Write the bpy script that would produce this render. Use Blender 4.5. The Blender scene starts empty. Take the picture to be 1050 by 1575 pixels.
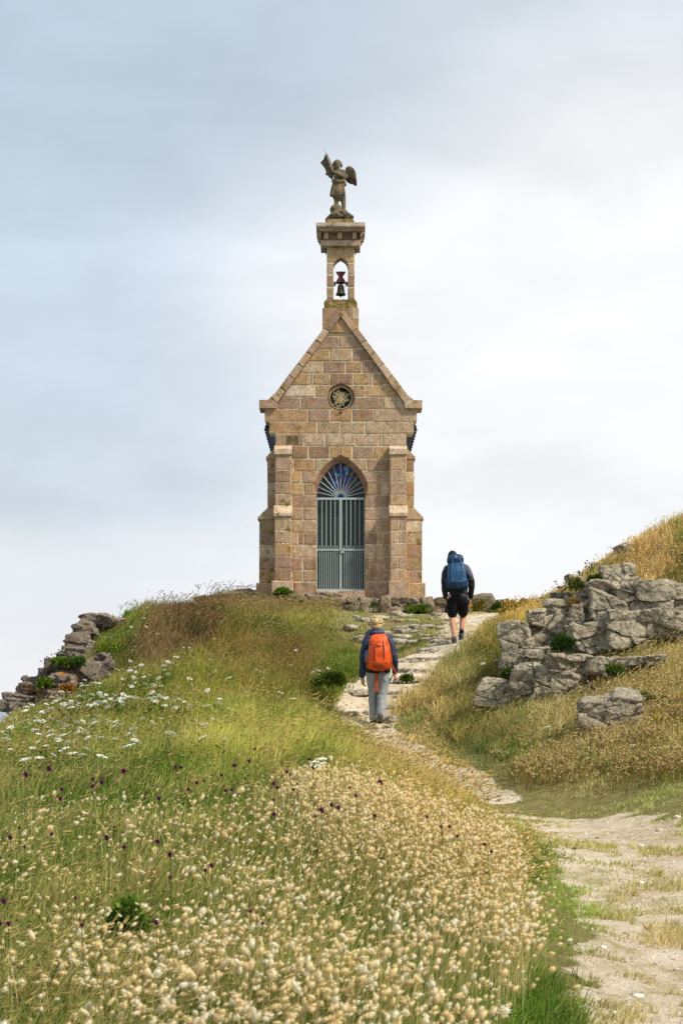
import bpy, bmesh, math, random
import numpy as np
from mathutils import Vector, Matrix
R = math.radians
random.seed(7); RNG = np.random.default_rng(7)
scene = bpy.context.scene
COL = scene.collection

# ------------------------------------------------------------------ camera
FPX, CX, HY, CZ = 2200.0, 525.0, 1085.0, 1.6      # focal length, centre column and horizon row of the 1050x1575 photo
cam_d = bpy.data.cameras.new("camera"); cam = bpy.data.objects.new("camera", cam_d); COL.objects.link(cam)
cam.location = (0, 0, CZ); cam.rotation_euler = (R(90), 0, 0)
cam_d.sensor_width = 36; cam_d.sensor_fit = 'AUTO'; cam_d.lens = FPX/1575*36
cam_d.shift_y = (HY-787.5)/1575; cam_d.clip_end = 20000; cam_d.clip_start = .1
cam_d.dof.use_dof = True; cam_d.dof.focus_distance = 27; cam_d.dof.aperture_fstop = 11
scene.camera = cam

def P(px, py, Y): return np.array([(px-CX)/FPX*Y, Y, CZ+(HY-py)/FPX*Y])
def proj(X, Y, Z): return CX+X/Y*FPX, HY-(Z-CZ)/Y*FPX
def lin(c):
    c = np.asarray(c, float)/255.0
    return np.where(c <= .04045, c/12.92, ((c+.055)/1.055)**2.4)

# ------------------------------------------------------------------ noise
def _h(ix, iy, iz, s):
    n = (ix*374761393 + iy*668265263 + iz*2147483647 + s*1274126177) & 0xffffffff
    n = ((n ^ (n >> 13))*1274126177) & 0xffffffff
    n = ((n ^ (n >> 16))*2246822519) & 0xffffffff
    return ((n ^ (n >> 15)) & 0xffffff)/float(0xffffff)
def vnoise(p, s=0):
    p = np.asarray(p, float); i = np.floor(p).astype(np.int64); f = p-i; f = f*f*(3-2*f)
    r = 0
    for a in (0, 1):
        wa = f[..., 0] if a else 1-f[..., 0]
        for b in (0, 1):
            wb = f[..., 1] if b else 1-f[..., 1]
            for c in (0, 1):
                wc = f[..., 2] if c else 1-f[..., 2]
                r = r+wa*wb*wc*_h(i[..., 0]+a, i[..., 1]+b, i[..., 2]+c, s)
    return r*2-1
def fbm(p, o=4, s=0):
    r = 0; a = 1.0; t = 0
    for k in range(o):
        r = r+a*vnoise(np.asarray(p)*2**k, s+k); t += a; a *= .5
    return r/t
def n2(X, Y, f, o=3, s=0): return fbm(np.stack([X*f, Y*f, np.zeros_like(X)+s*3.7], -1), o, s)

# ------------------------------------------------------------------ object helpers
def tag(o, label=None, cat=None, group=None, kind=None):
    if label: o['label'] = label
    if cat: o['category'] = cat
    if group: o['group'] = group
    if kind: o['kind'] = kind
    return o
def link(o, parent=None, mats=()):
    COL.objects.link(o)
    if parent: o.parent = parent
    for m in mats: o.data.materials.append(m)
    return o
def empty(name, loc, rz=0):
    o = bpy.data.objects.new(name, None); o.empty_display_size = .2; o.location = loc; o.rotation_euler.z = rz
    COL.objects.link(o); return o
def mesh_np(name, V, F=None, loops=None, starts=None, totals=None, col=None, smooth=False):
    V = np.ascontiguousarray(V, np.float32).reshape(-1, 3)
    me = bpy.data.meshes.new(name)
    if F is not None:
        F = np.asarray(F, np.int32); k = F.shape[1]
        loops = F.ravel(); starts = np.arange(len(F), dtype=np.int32)*k; totals = np.full(len(F), k, np.int32)
    me.vertices.add(len(V)); me.vertices.foreach_set('co', V.ravel())
    me.loops.add(len(loops)); me.loops.foreach_set('vertex_index', np.asarray(loops, np.int32))
    me.polygons.add(len(starts)); me.polygons.foreach_set('loop_start', np.asarray(starts, np.int32))
    me.polygons.foreach_set('loop_total', np.asarray(totals, np.int32))
    if smooth: me.polygons.foreach_set('use_smooth', np.ones(len(starts), bool))
    me.update(calc_edges=True)
    if col is not None: setcol(me, col)
    return me
def setcol(me, col):
    c = np.ones((len(me.vertices), 4), np.float32); c[:, :3] = col
    a = me.attributes.new('col', 'FLOAT_COLOR', 'POINT'); a.data.foreach_set('color', c.ravel())
def evalmesh(bm, name, mods):
    me = bpy.data.meshes.new(name); bm.to_mesh(me); bm.free()
    o = bpy.data.objects.new('tmp', me); COL.objects.link(o)
    for t, kw in mods:
        m = o.modifiers.new('m', t)
        for k, v in kw.items(): setattr(m, k, v)
    dg = bpy.context.evaluated_depsgraph_get()
    r = bpy.data.meshes.new_from_object(o.evaluated_get(dg)); r.name = name
    bpy.data.objects.remove(o); bpy.data.meshes.remove(me)
    return r

# ------------------------------------------------------------------ material helpers
class NT:
    def __init__(s, name):
        s.m = bpy.data.materials.new(name); s.m.use_nodes = True; s.t = s.m.node_tree; s.t.nodes.clear()
        s.out = s.n('ShaderNodeOutputMaterial')
    def n(s, t, **kw):
        n = s.t.nodes.new(t)
        for k, v in kw.items(): setattr(n, k, v)
        return n
    def l(s, a, b): s.t.links.new(a, b)
    def val(s, sock, v):
        if hasattr(v, 'links'): s.l(v, sock)
        else: sock.default_value = v
    def noise(s, vec, scale, detail=4, rough=.6, dist=0):
        n = s.n('ShaderNodeTexNoise'); s.l(vec, n.inputs['Vector'])
        n.inputs['Scale'].default_value = scale; n.inputs['Detail'].default_value = detail
        n.inputs['Roughness'].default_value = rough; n.inputs['Distortion'].default_value = dist
        return n.outputs['Fac']
    def ramp(s, fac, stops, interp='LINEAR'):
        r = s.n('ShaderNodeValToRGB'); s.l(fac, r.inputs['Fac']); e = r.color_ramp; e.interpolation = interp
        while len(e.elements) < len(stops): e.elements.new(.5)
        for el, (p, c) in zip(e.elements, stops):
            el.position = p; el.color = (*(c if hasattr(c, '__len__') else (c, c, c)), 1)
        return r.outputs['Color']
    def mix(s, fac, a, b, mode='MIX'):
        m = s.n('ShaderNodeMix', data_type='RGBA', blend_type=mode)
        s.val(m.inputs[0], fac)
        for sock, v in ((m.inputs[6], a), (m.inputs[7], b)):
            if hasattr(v, 'links'): s.l(v, sock)
            else: sock.default_value = (*v, 1)
        return m.outputs[2]
    def math(s, op, a, b=0, clamp=False):
        m = s.n('ShaderNodeMath', operation=op, use_clamp=clamp); s.val(m.inputs[0], a); s.val(m.inputs[1], b)
        return m.outputs[0]
    def obj(s): return s.n('ShaderNodeTexCoord').outputs['Object']
    def attr(s, name='col'):
        a = s.n('ShaderNodeAttribute'); a.attribute_name = name; return a.outputs['Color']
    def principled(s, col, rough=.8, bump=None, bstr=.3, bdist=.02, spec=.3, **kw):
        b = s.n('ShaderNodeBsdfPrincipled'); s.val(b.inputs['Base Color'], col if hasattr(col, 'links') else (*col, 1))
        s.val(b.inputs['Roughness'], rough); b.inputs['Specular IOR Level'].default_value = spec
        for k, v in kw.items(): s.val(b.inputs[k], v)
        if bump is not None:
            n = s.n('ShaderNodeBump'); n.inputs['Strength'].default_value = bstr; n.inputs['Distance'].default_value = bdist
            s.l(bump, n.inputs['Height']); s.l(n.outputs[0], b.inputs['Normal'])
        s.l(b.outputs[0], s.out.inputs['Surface']); return s.m

def veg_mat(name, trans=.35, rough=.7):
    t = NT(name); c = t.attr()
    d = t.n('ShaderNodeBsdfDiffuse'); t.l(c, d.inputs[0])
    tr = t.n('ShaderNodeBsdfTranslucent'); t.l(c, tr.inputs[0])
    m = t.n('ShaderNodeMixShader'); m.inputs[0].default_value = trans
    t.l(d.outputs[0], m.inputs[1]); t.l(tr.outputs[0], m.inputs[2])
    t.l(m.outputs[0], t.out.inputs['Surface']); return t.m
M_VEG = veg_mat('grass_blades'); M_FLUFF = veg_mat('dry_seed_fluff', .5); M_PETAL = veg_mat('petals', .2)

def stone_mat(name, moss=.0, mosscol=(120, 100, 35), dark=.25):
    t = NT(name); v = t.obj(); base = t.attr()
    n1 = t.noise(v, 5, 5, .65); n2_ = t.noise(v, 28, 5, .7); n3 = t.noise(v, 90, 3, .6)
    c = t.mix(1.0, base, t.ramp(n2_, [(.30, .45), (.48, 1.0), (.68, 1.5)]), 'MULTIPLY')
    c = t.mix(t.math('MULTIPLY', t.ramp(n1, [(.44, 0.), (.6, 1.)]), .4), c, lin((186, 140, 84)))
    c = t.mix(t.math('MULTIPLY', t.ramp(t.noise(v, 6.5, 7, .8), [(.50, 0.), (.72, 1.)]), dark*1.9), c, lin((86, 70, 54)))
    c = t.mix(t.math('MULTIPLY', t.ramp(t.noise(v, 45, 3, .6), [(.66, 0.), (.72, 1.)]), .6), c, lin((205, 190, 165)))
    mp_ = t.n('ShaderNodeMapping'); mp_.inputs['Scale'].default_value = (3.2, 3.2, .9); t.l(v, mp_.inputs[0])
    c = t.mix(t.math('MULTIPLY', t.ramp(t.noise(mp_.outputs[0], 1.3, 6, .7), [(.50, 0.), (.68, 1.)]), .42), c, lin((96, 80, 56)))
    c = t.mix(t.ramp(t.noise(v, 3.1, 7, .75), [(.655, 0.), (.69, .75)]), c, lin((132, 112, 44)))
    if moss: c = t.mix(t.ramp(t.noise(v, 4.3, 6, .7), [(.62-moss*.25, 0.), (.70-moss*.25, .9)]), c, lin(mosscol))
    h = t.math('ADD', t.math('MULTIPLY', n2_, 1.0), t.math('MULTIPLY', n3, .5))
    return t.principled(c, .9, h, .7, .02, .15)
M_STONE = stone_mat('coursed_sandstone', .06, (120, 96, 42), .4); M_STONE_MOSS = stone_mat('lichened_sandstone', .32)
M_TURRET = stone_mat('weathered_turret_stone', .12); M_COPE = stone_mat('coping_stone', .22, (140, 112, 40), .1)
M_MOSSY = stone_mat('mossy_base_stone', .75, (112, 98, 30))
M_STATUE = stone_mat('statue_stone', .3, (96, 92, 42), .4)

def rock_mat(name, c1, c2, lich=(190, 186, 172), orange=0., purple=0., ck=.38):
    t = NT(name); v = t.n('ShaderNodeNewGeometry').outputs['Position']
    n1 = t.noise(v, 2.2, 6, .7, .4); n2_ = t.noise(v, 14, 6, .75); n3 = t.noise(v, 55, 4, .7)
    c = t.mix(t.ramp(n1, [(.35, 0.), (.65, 1.)]), lin(c1), lin(c2))
    if purple: c = t.mix(t.ramp(t.noise(v, 2.7, 3), [(.55-purple*.2, 0.), (.62, purple)]), c, lin((118, 88, 92)))
    c = t.mix(1., c, t.ramp(n2_, [(.3, .55), (.5, 1.), (.7, 1.3)]), 'MULTIPLY')
    c = t.mix(t.ramp(t.noise(v, 20, 4, .8), [(.57, 0.), (.66, .75)]), c, lin(lich))
    c = t.mix(t.ramp(t.noise(v, 9, 5, .7), [(.60, 0.), (.68, .7)]), c, lin((72, 66, 52)))
    if orange: c = t.mix(t.ramp(t.noise(v, 3.4, 4, .6), [(.66-orange*.2, 0.), (.70-orange*.2, .9)]), c, lin((190, 118, 30)))
    wv_ = t.n('ShaderNodeVectorMath', operation='ADD'); nz_ = t.n('ShaderNodeTexNoise'); nz_.inputs['Scale'].default_value = 5; nz_.inputs['Detail'].default_value = 4; t.l(v, nz_.inputs[0])
    sc0 = t.n('ShaderNodeVectorMath', operation='SCALE'); sc0.inputs['Scale'].default_value = .35; t.l(nz_.outputs['Color'], sc0.inputs[0]); t.l(v, wv_.inputs[0]); t.l(sc0.outputs[0], wv_.inputs[1])
    cr = []
    for sc1, wd_ in ((1.6, .022), (5., .04)):
        mp_ = t.n('ShaderNodeMapping'); mp_.inputs['Scale'].default_value = (1, 1, 1.8); mp_.inputs['Rotation'].default_value = (.2, .15, .3); t.l(wv_.outputs[0], mp_.inputs[0])
        vo_ = t.n('ShaderNodeTexVoronoi', feature='DISTANCE_TO_EDGE'); vo_.inputs['Scale'].default_value = sc1; t.l(mp_.outputs[0], vo_.inputs[0])
        cr.append(t.ramp(vo_.outputs[0], [(.0, 0.), (wd_, 1.)]))
    crk = t.math('MULTIPLY', cr[0], t.math('ADD', t.math('MULTIPLY', cr[1], .5), .5))
    c = t.mix(1., c, t.ramp(crk, [(0., ck), (.5, .95), (1., 1.12)]), 'MULTIPLY')
    h = t.math('ADD', t.math('ADD', t.math('MULTIPLY', n2_, 1.), t.math('MULTIPLY', n3, .45)), t.math('MULTIPLY', crk, .9))
    return t.principled(c, .95, h, 1., .07, .1)
M_ROCK = rock_mat('grey_rock', (168, 154, 130), (202, 188, 160), (222, 214, 194))
M_ROCK_L = rock_mat('orange_lichen_rock', (136, 120, 104), (164, 150, 130), (184, 176, 158), .22, .4)
M_ROCK_T = rock_mat('terrace_rock', (150, 132, 110), (174, 156, 130), (196, 186, 162), .12, .2)
M_SLAB = rock_mat('pale_step_rock', (196, 180, 154), (214, 200, 176), (224, 214, 198), ck=.75)

def plain(name, c, rough=.7, spec=.3, metal=0, var=.25, sc=20, bump=.2, bdist=.01):
    t = NT(name); v = t.obj(); n = t.noise(v, sc, 4, .65)
    col = t.mix(1., lin(c), t.ramp(n, [(.3, 1-var), (.7, 1+var)]), 'MULTIPLY')
    return t.principled(col, rough, n, bump, bdist, spec, Metallic=metal)

# ------------------------------------------------------------------ world, sun
SUN_EL, SUN_AZ = R(46), R(118)     # azimuth clockwise from +Y: light comes from the right and a little behind the camera
w = bpy.data.worlds.new('World'); scene.world = w; w.use_nodes = True; t = w.node_tree; t.nodes.clear()
def wn(ty, **kw):
    n = t.nodes.new(ty)
    for k, v in kw.items(): setattr(n, k, v)
    return n
L = t.links.new
sky = wn('ShaderNodeTexSky', sky_type='NISHITA'); sky.sun_disc = False; sky.sun_elevation = SUN_EL; sky.sun_rotation = SUN_AZ
geo = wn('ShaderNodeTexCoord'); sep = wn('ShaderNodeSeparateXYZ'); L(geo.outputs['Generated'], sep.inputs[0])
def wm(op, a, b=0., c=None, clamp=False):
    n = wn('ShaderNodeMath', operation=op, use_clamp=clamp)
    for s_, v in zip(n.inputs, (a, b) if c is None else (a, b, c)):
        if hasattr(v, 'links'): L(v, s_)
        else: s_.default_value = v
    return n.outputs[0]
def wnoise(scale, detail, sx, sy, sz, off=0, dist=0.):
    mp = wn('ShaderNodeMapping'); mp.inputs['Scale'].default_value = (sx, sy, sz); mp.inputs['Location'].default_value = (off, off*.7, 0)
    L(geo.outputs['Generated'], mp.inputs[0])
    n = wn('ShaderNodeTexNoise'); n.inputs['Scale'].default_value = scale; n.inputs['Detail'].default_value = detail
    n.inputs['Roughness'].default_value = .5; n.inputs['Distortion'].default_value = dist; L(mp.outputs[0], n.inputs[0]); return n.outputs['Fac']
def wramp(f, stops, interp='EASE'):
    r = wn('ShaderNodeValToRGB'); L(f, r.inputs[0]); e = r.color_ramp; e.interpolation = interp
    while len(e.elements) < len(stops): e.elements.new(.5)
    for el, (p, c) in zip(e.elements, stops): el.position = p; el.color = (*(c if hasattr(c, '__len__') else (c,)*3), 1)
    return r.outputs[0]
def wmix(f, a, b, mode='MIX'):
    m = wn('ShaderNodeMix', data_type='RGBA', blend_type=mode)
    if hasattr(f, 'links'): L(f, m.inputs[0])
    else: m.inputs[0].default_value = f
    for s_, v in ((m.inputs[6], a), (m.inputs[7], b)):
        if hasattr(v, 'links'): L(v, s_)
        else: s_.default_value = (*v, 1)
    return m.outputs[2]
z = sep.outputs[2]
zw = wm('ADD', z, wm('MULTIPLY', wm('SUBTRACT', wnoise(3.2, 7, 1, 1, 2.8, 3), .5), .16))
base = wramp(zw, [(0, lin((234, 235, 240))), (.09, lin((228, 231, 236))), (.15, lin((207, 216, 226))), (.30, lin((198, 211, 224))), (.40, lin((187, 201, 214))), (1, lin((196, 206, 216)))])
def dist_to(d, k):           # soft bright lobe of thin cloud round direction d
    dot = wn('ShaderNodeVectorMath', operation='DOT_PRODUCT'); nrm = wn('ShaderNodeVectorMath', operation='NORMALIZE')
    L(geo.outputs['Generated'], nrm.inputs[0]); L(nrm.outputs[0], dot.inputs[0]); dot.inputs[1].default_value = Vector(d).normalized()
    return wm('POWER', wm('MAXIMUM', dot.outputs['Value'], 0.), k)
def dirpx(px, py): return (px-CX, FPX, HY-py)
def wadd(a, b): return wm('ADD', a, b)
glow = wadd(wadd(dist_to(dirpx(1010, 540), 62), wm('MULTIPLY', dist_to(dirpx(900, 760), 70), .8)), wm('MULTIPLY', dist_to(dirpx(420, 420), 500), .18))
nz = wnoise(3.0, 5, 1, 1, 3.2, 11, .3)
glow = wm('MULTIPLY', glow, wm('ADD', wm('MULTIPLY', nz, 1.5), .45), clamp=True)
c = wmix(wm('MULTIPLY', glow, 1.5, clamp=True), base, (.925, .93, .938))
streak = wramp(wnoise(3.4, 8, 1, 1, 3.4, 23, .25), [(.34, .93), (.5, 1.), (.68, 1.07)])
c = wmix(1., c, streak, 'MULTIPLY')
c = wmix(1., c, wramp(wnoise(11, 8, 1, 1, 2.2, 41, .4), [(.34, .972), (.66, 1.03)]), 'MULTIPLY')
skyc = wmix(1., sky.outputs[0], (.1, .1, .1), 'MULTIPLY')
c = wmix(.12, c, skyc)
bg = wn('ShaderNodeBackground'); L(c, bg.inputs[0]); bg.inputs[1].default_value = .93
wo = wn('ShaderNodeOutputWorld'); L(bg.outputs[0], wo.inputs[0])
sd = bpy.data.lights.new('sun', 'SUN'); sd.energy = 3.8; sd.angle = R(6); sd.color = (1, .95, .86)
so = bpy.data.objects.new('sun', sd); COL.objects.link(so)
sv = Vector((math.sin(SUN_AZ)*math.cos(SUN_EL), math.cos(SUN_AZ)*math.cos(SUN_EL), math.sin(SUN_EL)))
so.rotation_euler = sv.to_track_quat('Z', 'Y').to_euler()
scene.view_settings.view_transform = 'Standard'; scene.view_settings.look = 'None'; scene.view_settings.exposure = .28

# ------------------------------------------------------------------ terrain
CP = [P(*a) for a in [
 (960,1575,6.5),(1050,1575,6.6),(900,1400,9.4),(1050,1400,9.2),(850,1290,13.2),(1000,1330,11),(900,1255,15.3),(1000,1230,15.0),(780,1238,16.0),
 (740,1215,17),(650,1180,19),(590,1143,21.2),(570,1117,22),(560,1085,23),(600,1052,23.8),(640,1014,25),(690,991,26.5),(712,966,28.5),(650,950,31.5),(730,945,33),(550,942,33.5),
 (560,943,34.2),(620,943,34.2),(700,943,34.3),(780,943,34.2),(480,935,34),
 (250,1180,12),(250,1110,17),(250,1050,22),(250,1000,27),(250,970,32),(250,954,33.6),(320,938,34.3),(400,1180,12),(400,1115,18),(400,1050,23.5),(400,980,28.5),(400,936,34.3),(440,932,34.6),
 (100,1165,14),(100,1134,19.5),(172,1045,26.6),(118,1078,25.7),(62,1112,24.9),(5,1132,22.5),(180,968,30),(145,1003,27.4),(160,975,28.6),(125,1045,26.7),(150,966,28.9),(88,1080,26.4),(40,1106,25.8),(215,960,33),
 (450,1160,16),(500,1135,20),(520,1072,23),(480,1015,26),(500,965,29.5),(545,1000,28),
 (1050,806,25.2),(1000,832,25.0),(950,858,24.7),(915,893,24.4),(888,918,24.2),(1000,1045,19.9),(800,1035,22.1),(850,1022,21.9),(900,1012,21.7),(960,1002,21.5),(1040,992,21.3),(830,946,23.7),(870,930,23.7),(900,905,23.6),(960,898,23.5),(1000,895,23.4),(1060,888,23.3),(1000,1100,18),(950,1192,16.3),(1050,1180,16.3),(800,1195,17.1),(720,1160,19),
 (700,1070,22.5),(765,1010,24),(780,952,27.5),(830,940,25.5),(900,1068,19.9),(830,1090,19.8),(640,1120,21.5),(650,1060,23.6),(750,960,29),(1150,765,25.2),(1150,1100,18),
]]
CP += [np.array(a) for a in [
 (0,0,0),(-3,0,.05),(3,0,0),(0,-8,-.2),(-8,-6,-.5),(8,-6,0),(-1,4,.20),(0,4,.22),(.6,4.5,.14),(-1.5,6,.34),(0,6,.38),(.75,6.6,.24),(-2,9,.62),(0,9,.72),(.9,9,.42),(1,11,.56),(.2,12,.98),(1.0,14,.62),
 (3,4,.05),(4,9,.5),(5.5,14,1.2),(-4,6,.1),(-5,12,.6),(-6.5,18,.4),(-9,14,-1.5),(-8,23,-1),(-10,28,-6),(-7.2,29,-1.2),(-7,33,.2),(-5.6,32,2.0),(-6,37,1.5),(-11,38,-7),(-14,20,-6),(-14,8,-5),
 (-3,35.5,4.2),(0,36.6,4.2),(3,36.4,4.12),(-2.5,40,4.1),(0,41,4.1),(3,40,4.05),(5,36,4.1),(0,46,1.5),(-5,44,.5),(6,45,1.5),(0,58,-7),(-10,52,-9),(12,52,-6),(8,27,4.4),(8,34,3.9),(12,24,4.5),(10,16,2.5),(12,36,2),(14,10,1.5),
 (18,28,3),(17,44,-5),(-18,40,-13),(-19,-6,-9),(19,-6,1),(19,14,3)]]
CP = np.array(CP)
def kern(r2): return np.sqrt(r2+.6**2)
A = kern(((CP[:, None, :2]-CP[None, :, :2])**2).sum(-1)); n_ = len(CP)
Mx = np.zeros((n_+1, n_+1)); Mx[:n_, :n_] = A-np.eye(n_)*.02; Mx[:n_, n_] = 1; Mx[n_, :n_] = 1
WT = np.linalg.solve(Mx, np.append(CP[:, 2], 0))
def Hs(X, Y):
    X = np.asarray(X, float); Y = np.asarray(Y, float); sh = np.broadcast(X, Y).shape
    x = np.broadcast_to(X, sh).ravel(); y = np.broadcast_to(Y, sh).ravel(); out = np.empty(x.size)
    for i in range(0, x.size, 20000):
        out[i:i+20000] = kern((x[i:i+20000, None]-CP[None, :, 0])**2+(y[i:i+20000, None]-CP[None, :, 1])**2) @ WT[:-1]+WT[-1]
    return out.reshape(sh)
# the footpath: centre x, y, half width
PATH = np.array([(1.2,2,.36),(1.38,4.5,.38),(1.68,6.5,.50),(1.86,8,.42),(2.1,9.7,.5),(2.36,11.6,.68),(2.36,13.0,.80),(2.2,14.2,.66),(1.88,15.6,.28),(1.58,17.0,.24),(1.22,18.7,.22),(.86,20.2,.24),
 (.50,21.6,.34),(.36,22.6,.46),(.62,23.5,.50),(1.05,24.3,.46),(1.5,25.2,.42),(2.0,26.4,.45),(2.4,28.2,.5),(2.75,30.5,.5),(2.9,32.6,.55),(1.6,33.5,.2),(.1,33.9,.2),(4.6,34.2,.2)])
def pathdist(X, Y):
    best = np.full(np.shape(X), 9.); 
    for (x0, y0, h0), (x1, y1, h1) in zip(PATH[:-2], PATH[1:-1]):
        dx, dy = x1-x0, y1-y0; t_ = np.clip(((X-x0)*dx+(Y-y0)*dy)/(dx*dx+dy*dy), 0, 1)
        best = np.minimum(best, np.hypot(X-x0-t_*dx, Y-y0-t_*dy)/(h0+t_*(h1-h0)))
    return best
def pathmask(X, Y):       # >0 on the path
    return 1.0-pathdist(X, Y)+.40*n2(X, Y, 1.3, 3, 5)+.35*n2(X, Y, 6, 2, 9)-1.5*np.exp(-((Y-15.75-.25*n2(X, Y, 1.1, 2, 15))/.38)**2)*np.clip((X-1.45)/.3, 0, 1)
def H(X, Y):
    X = np.asarray(X, float); Y = np.asarray(Y, float)
    z_ = Hs(X, Y); pm = np.clip(1.3-pathdist(X, Y), 0, 1)
    z_ = z_+.05*n2(X, Y, .9, 3, 1)*(1-pm)+.014*n2(X, Y, 5, 3, 2)
    st = np.clip((Y-22.8)/.8, 0, 1)*np.clip((26.6-Y)/.8, 0, 1)*pm     # worn rock steps
    u = z_/.19; z_ = z_+st*.8*.19*(np.floor(u)+np.clip((u-np.floor(u)-.6)/.4, 0, 1)-u+.3)
    return z_
def ray_hit(px, py, h=0., y0=3.6, y1=40.):
    ys = np.linspace(y0, y1, 1400); X = (px-CX)/FPX*ys; Z = CZ+(HY-py)/FPX*ys
    d = Z-h-Hs(X, ys); k = np.where(d <= 0)[0]
    return (X[k[0]], ys[k[0]]) if len(k) else None

xs = np.concatenate([np.arange(-60, -9, 1.2), np.arange(-9, 9.01, .075), np.arange(9.8, 60, 1.2)])
ys = np.concatenate([np.arange(-8, 3, .5), np.arange(3, 12, .05), np.arange(12, 37, .075), np.arange(37, 80, .8)])
GX, GY = np.meshgrid(xs, ys); GZ = H(GX, GY)
far = np.maximum(np.hypot((GX)/1.0, (GY-18)/1.5)-17, 0); GZ = np.maximum(GZ-far*.8, -14)
nx, ny = len(xs), len(ys)
idx = np.arange(nx*ny).reshape(ny, nx)
F = np.stack([idx[:-1, :-1], idx[:-1, 1:], idx[1:, 1:], idx[1:, :-1]], -1).reshape(-1, 4)
V = np.stack([GX, GY, GZ], -1).reshape(-1, 3)
PMv = pathmask(GX, GY).ravel()
onp = PMv[F].mean(1) > 0
ROCKZONE = []      # filled for colour only
bare = np.clip(PMv*2.2+.75, 0, 1)
scree = np.exp(-((GX-4.1)/1.7)**2-((GY-20.6)/1.6)**2).ravel()
gcol = np.stack([bare, np.clip(scree*1.6, 0, 1), np.clip(n2(GX, GY, .5, 3, 4).ravel()*.5+.5, 0, 1)], -1)
def sub_mesh(name, Fs):
    u, inv = np.unique(Fs, return_inverse=True)
    return mesh_np(name, V[u], F=inv.reshape(-1, 4), col=gcol[u], smooth=True)
def ground_mat():
    t = NT('soil_and_turf'); v = t.n('ShaderNodeNewGeometry').outputs['Position']
    sp = t.n('ShaderNodeSeparateColor'); t.l(t.attr(), sp.inputs[0])
    n1 = t.noise(v, 1.3, 6, .65); n2_ = t.noise(v, 9, 6, .75); n3 = t.noise(v, 45, 5, .8)
    soil = t.mix(t.ramp(n1, [(.35, 0.), (.65, 1.)]), lin((198, 176, 146)), lin((230, 214, 190)))
    soil = t.mix(t.ramp(n3, [(.60, 0.), (.68, .8)]), soil, lin((240, 230, 216)))
    soil = t.mix(t.ramp(t.noise(v, 4.2, 6, .8), [(.50, 0.), (.62, .7)]), soil, lin((156, 146, 94)))
    soil = t.mix(t.ramp(t.noise(v, 26, 5, .8), [(.58, 0.), (.66, .6)]), soil, lin((120, 98, 74)))
    turf = t.mix(t.ramp(n2_, [(.35, 0.), (.65, 1.)]), lin((106, 104, 56)), lin((150, 136, 90)))
    k = t.math('ADD', sp.outputs[0], t.math('MULTIPLY', t.math('SUBTRACT', n2_, .5), 1.1))
    c = t.mix(t.ramp(k, [(.42, 0.), (.62, 1.)]), turf, soil)
    c = t.mix(t.ramp(sp.outputs[1], [(.3, 0.), (.6, 1.)]), c, lin((128, 118, 96)))
    c = t.mix(1., c, t.ramp(n3, [(.3, .75), (.7, 1.2)]), 'MULTIPLY')
    h = t.math('ADD', n2_, t.math('MULTIPLY', n3, .6))
    return t.principled(c, .95, h, .9, .035, .1)
M_GROUND = ground_mat()
tag(link(bpy.data.objects.new('ground', sub_mesh('ground', F[~onp])), None, [M_GROUND]), kind='structure')
tag(link(bpy.data.objects.new('path', sub_mesh('path', F[onp])), None, [M_GROUND]), kind='structure')
# sea
tm = NT('sea_water'); v = tm.obj(); wv = tm.noise(v, .35, 6, .6)
M_SEA = tm.principled(lin((92, 122, 146)), .25, wv, .4, .3, .5)
S = 9000; tag(link(bpy.data.objects.new('sea', mesh_np('sea', [(-S, -S, -11), (S, -S, -11), (S, S, -11), (-S, S, -11)], F=[(0, 1, 2, 3)])), None, [M_SEA]), kind='structure')

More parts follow.
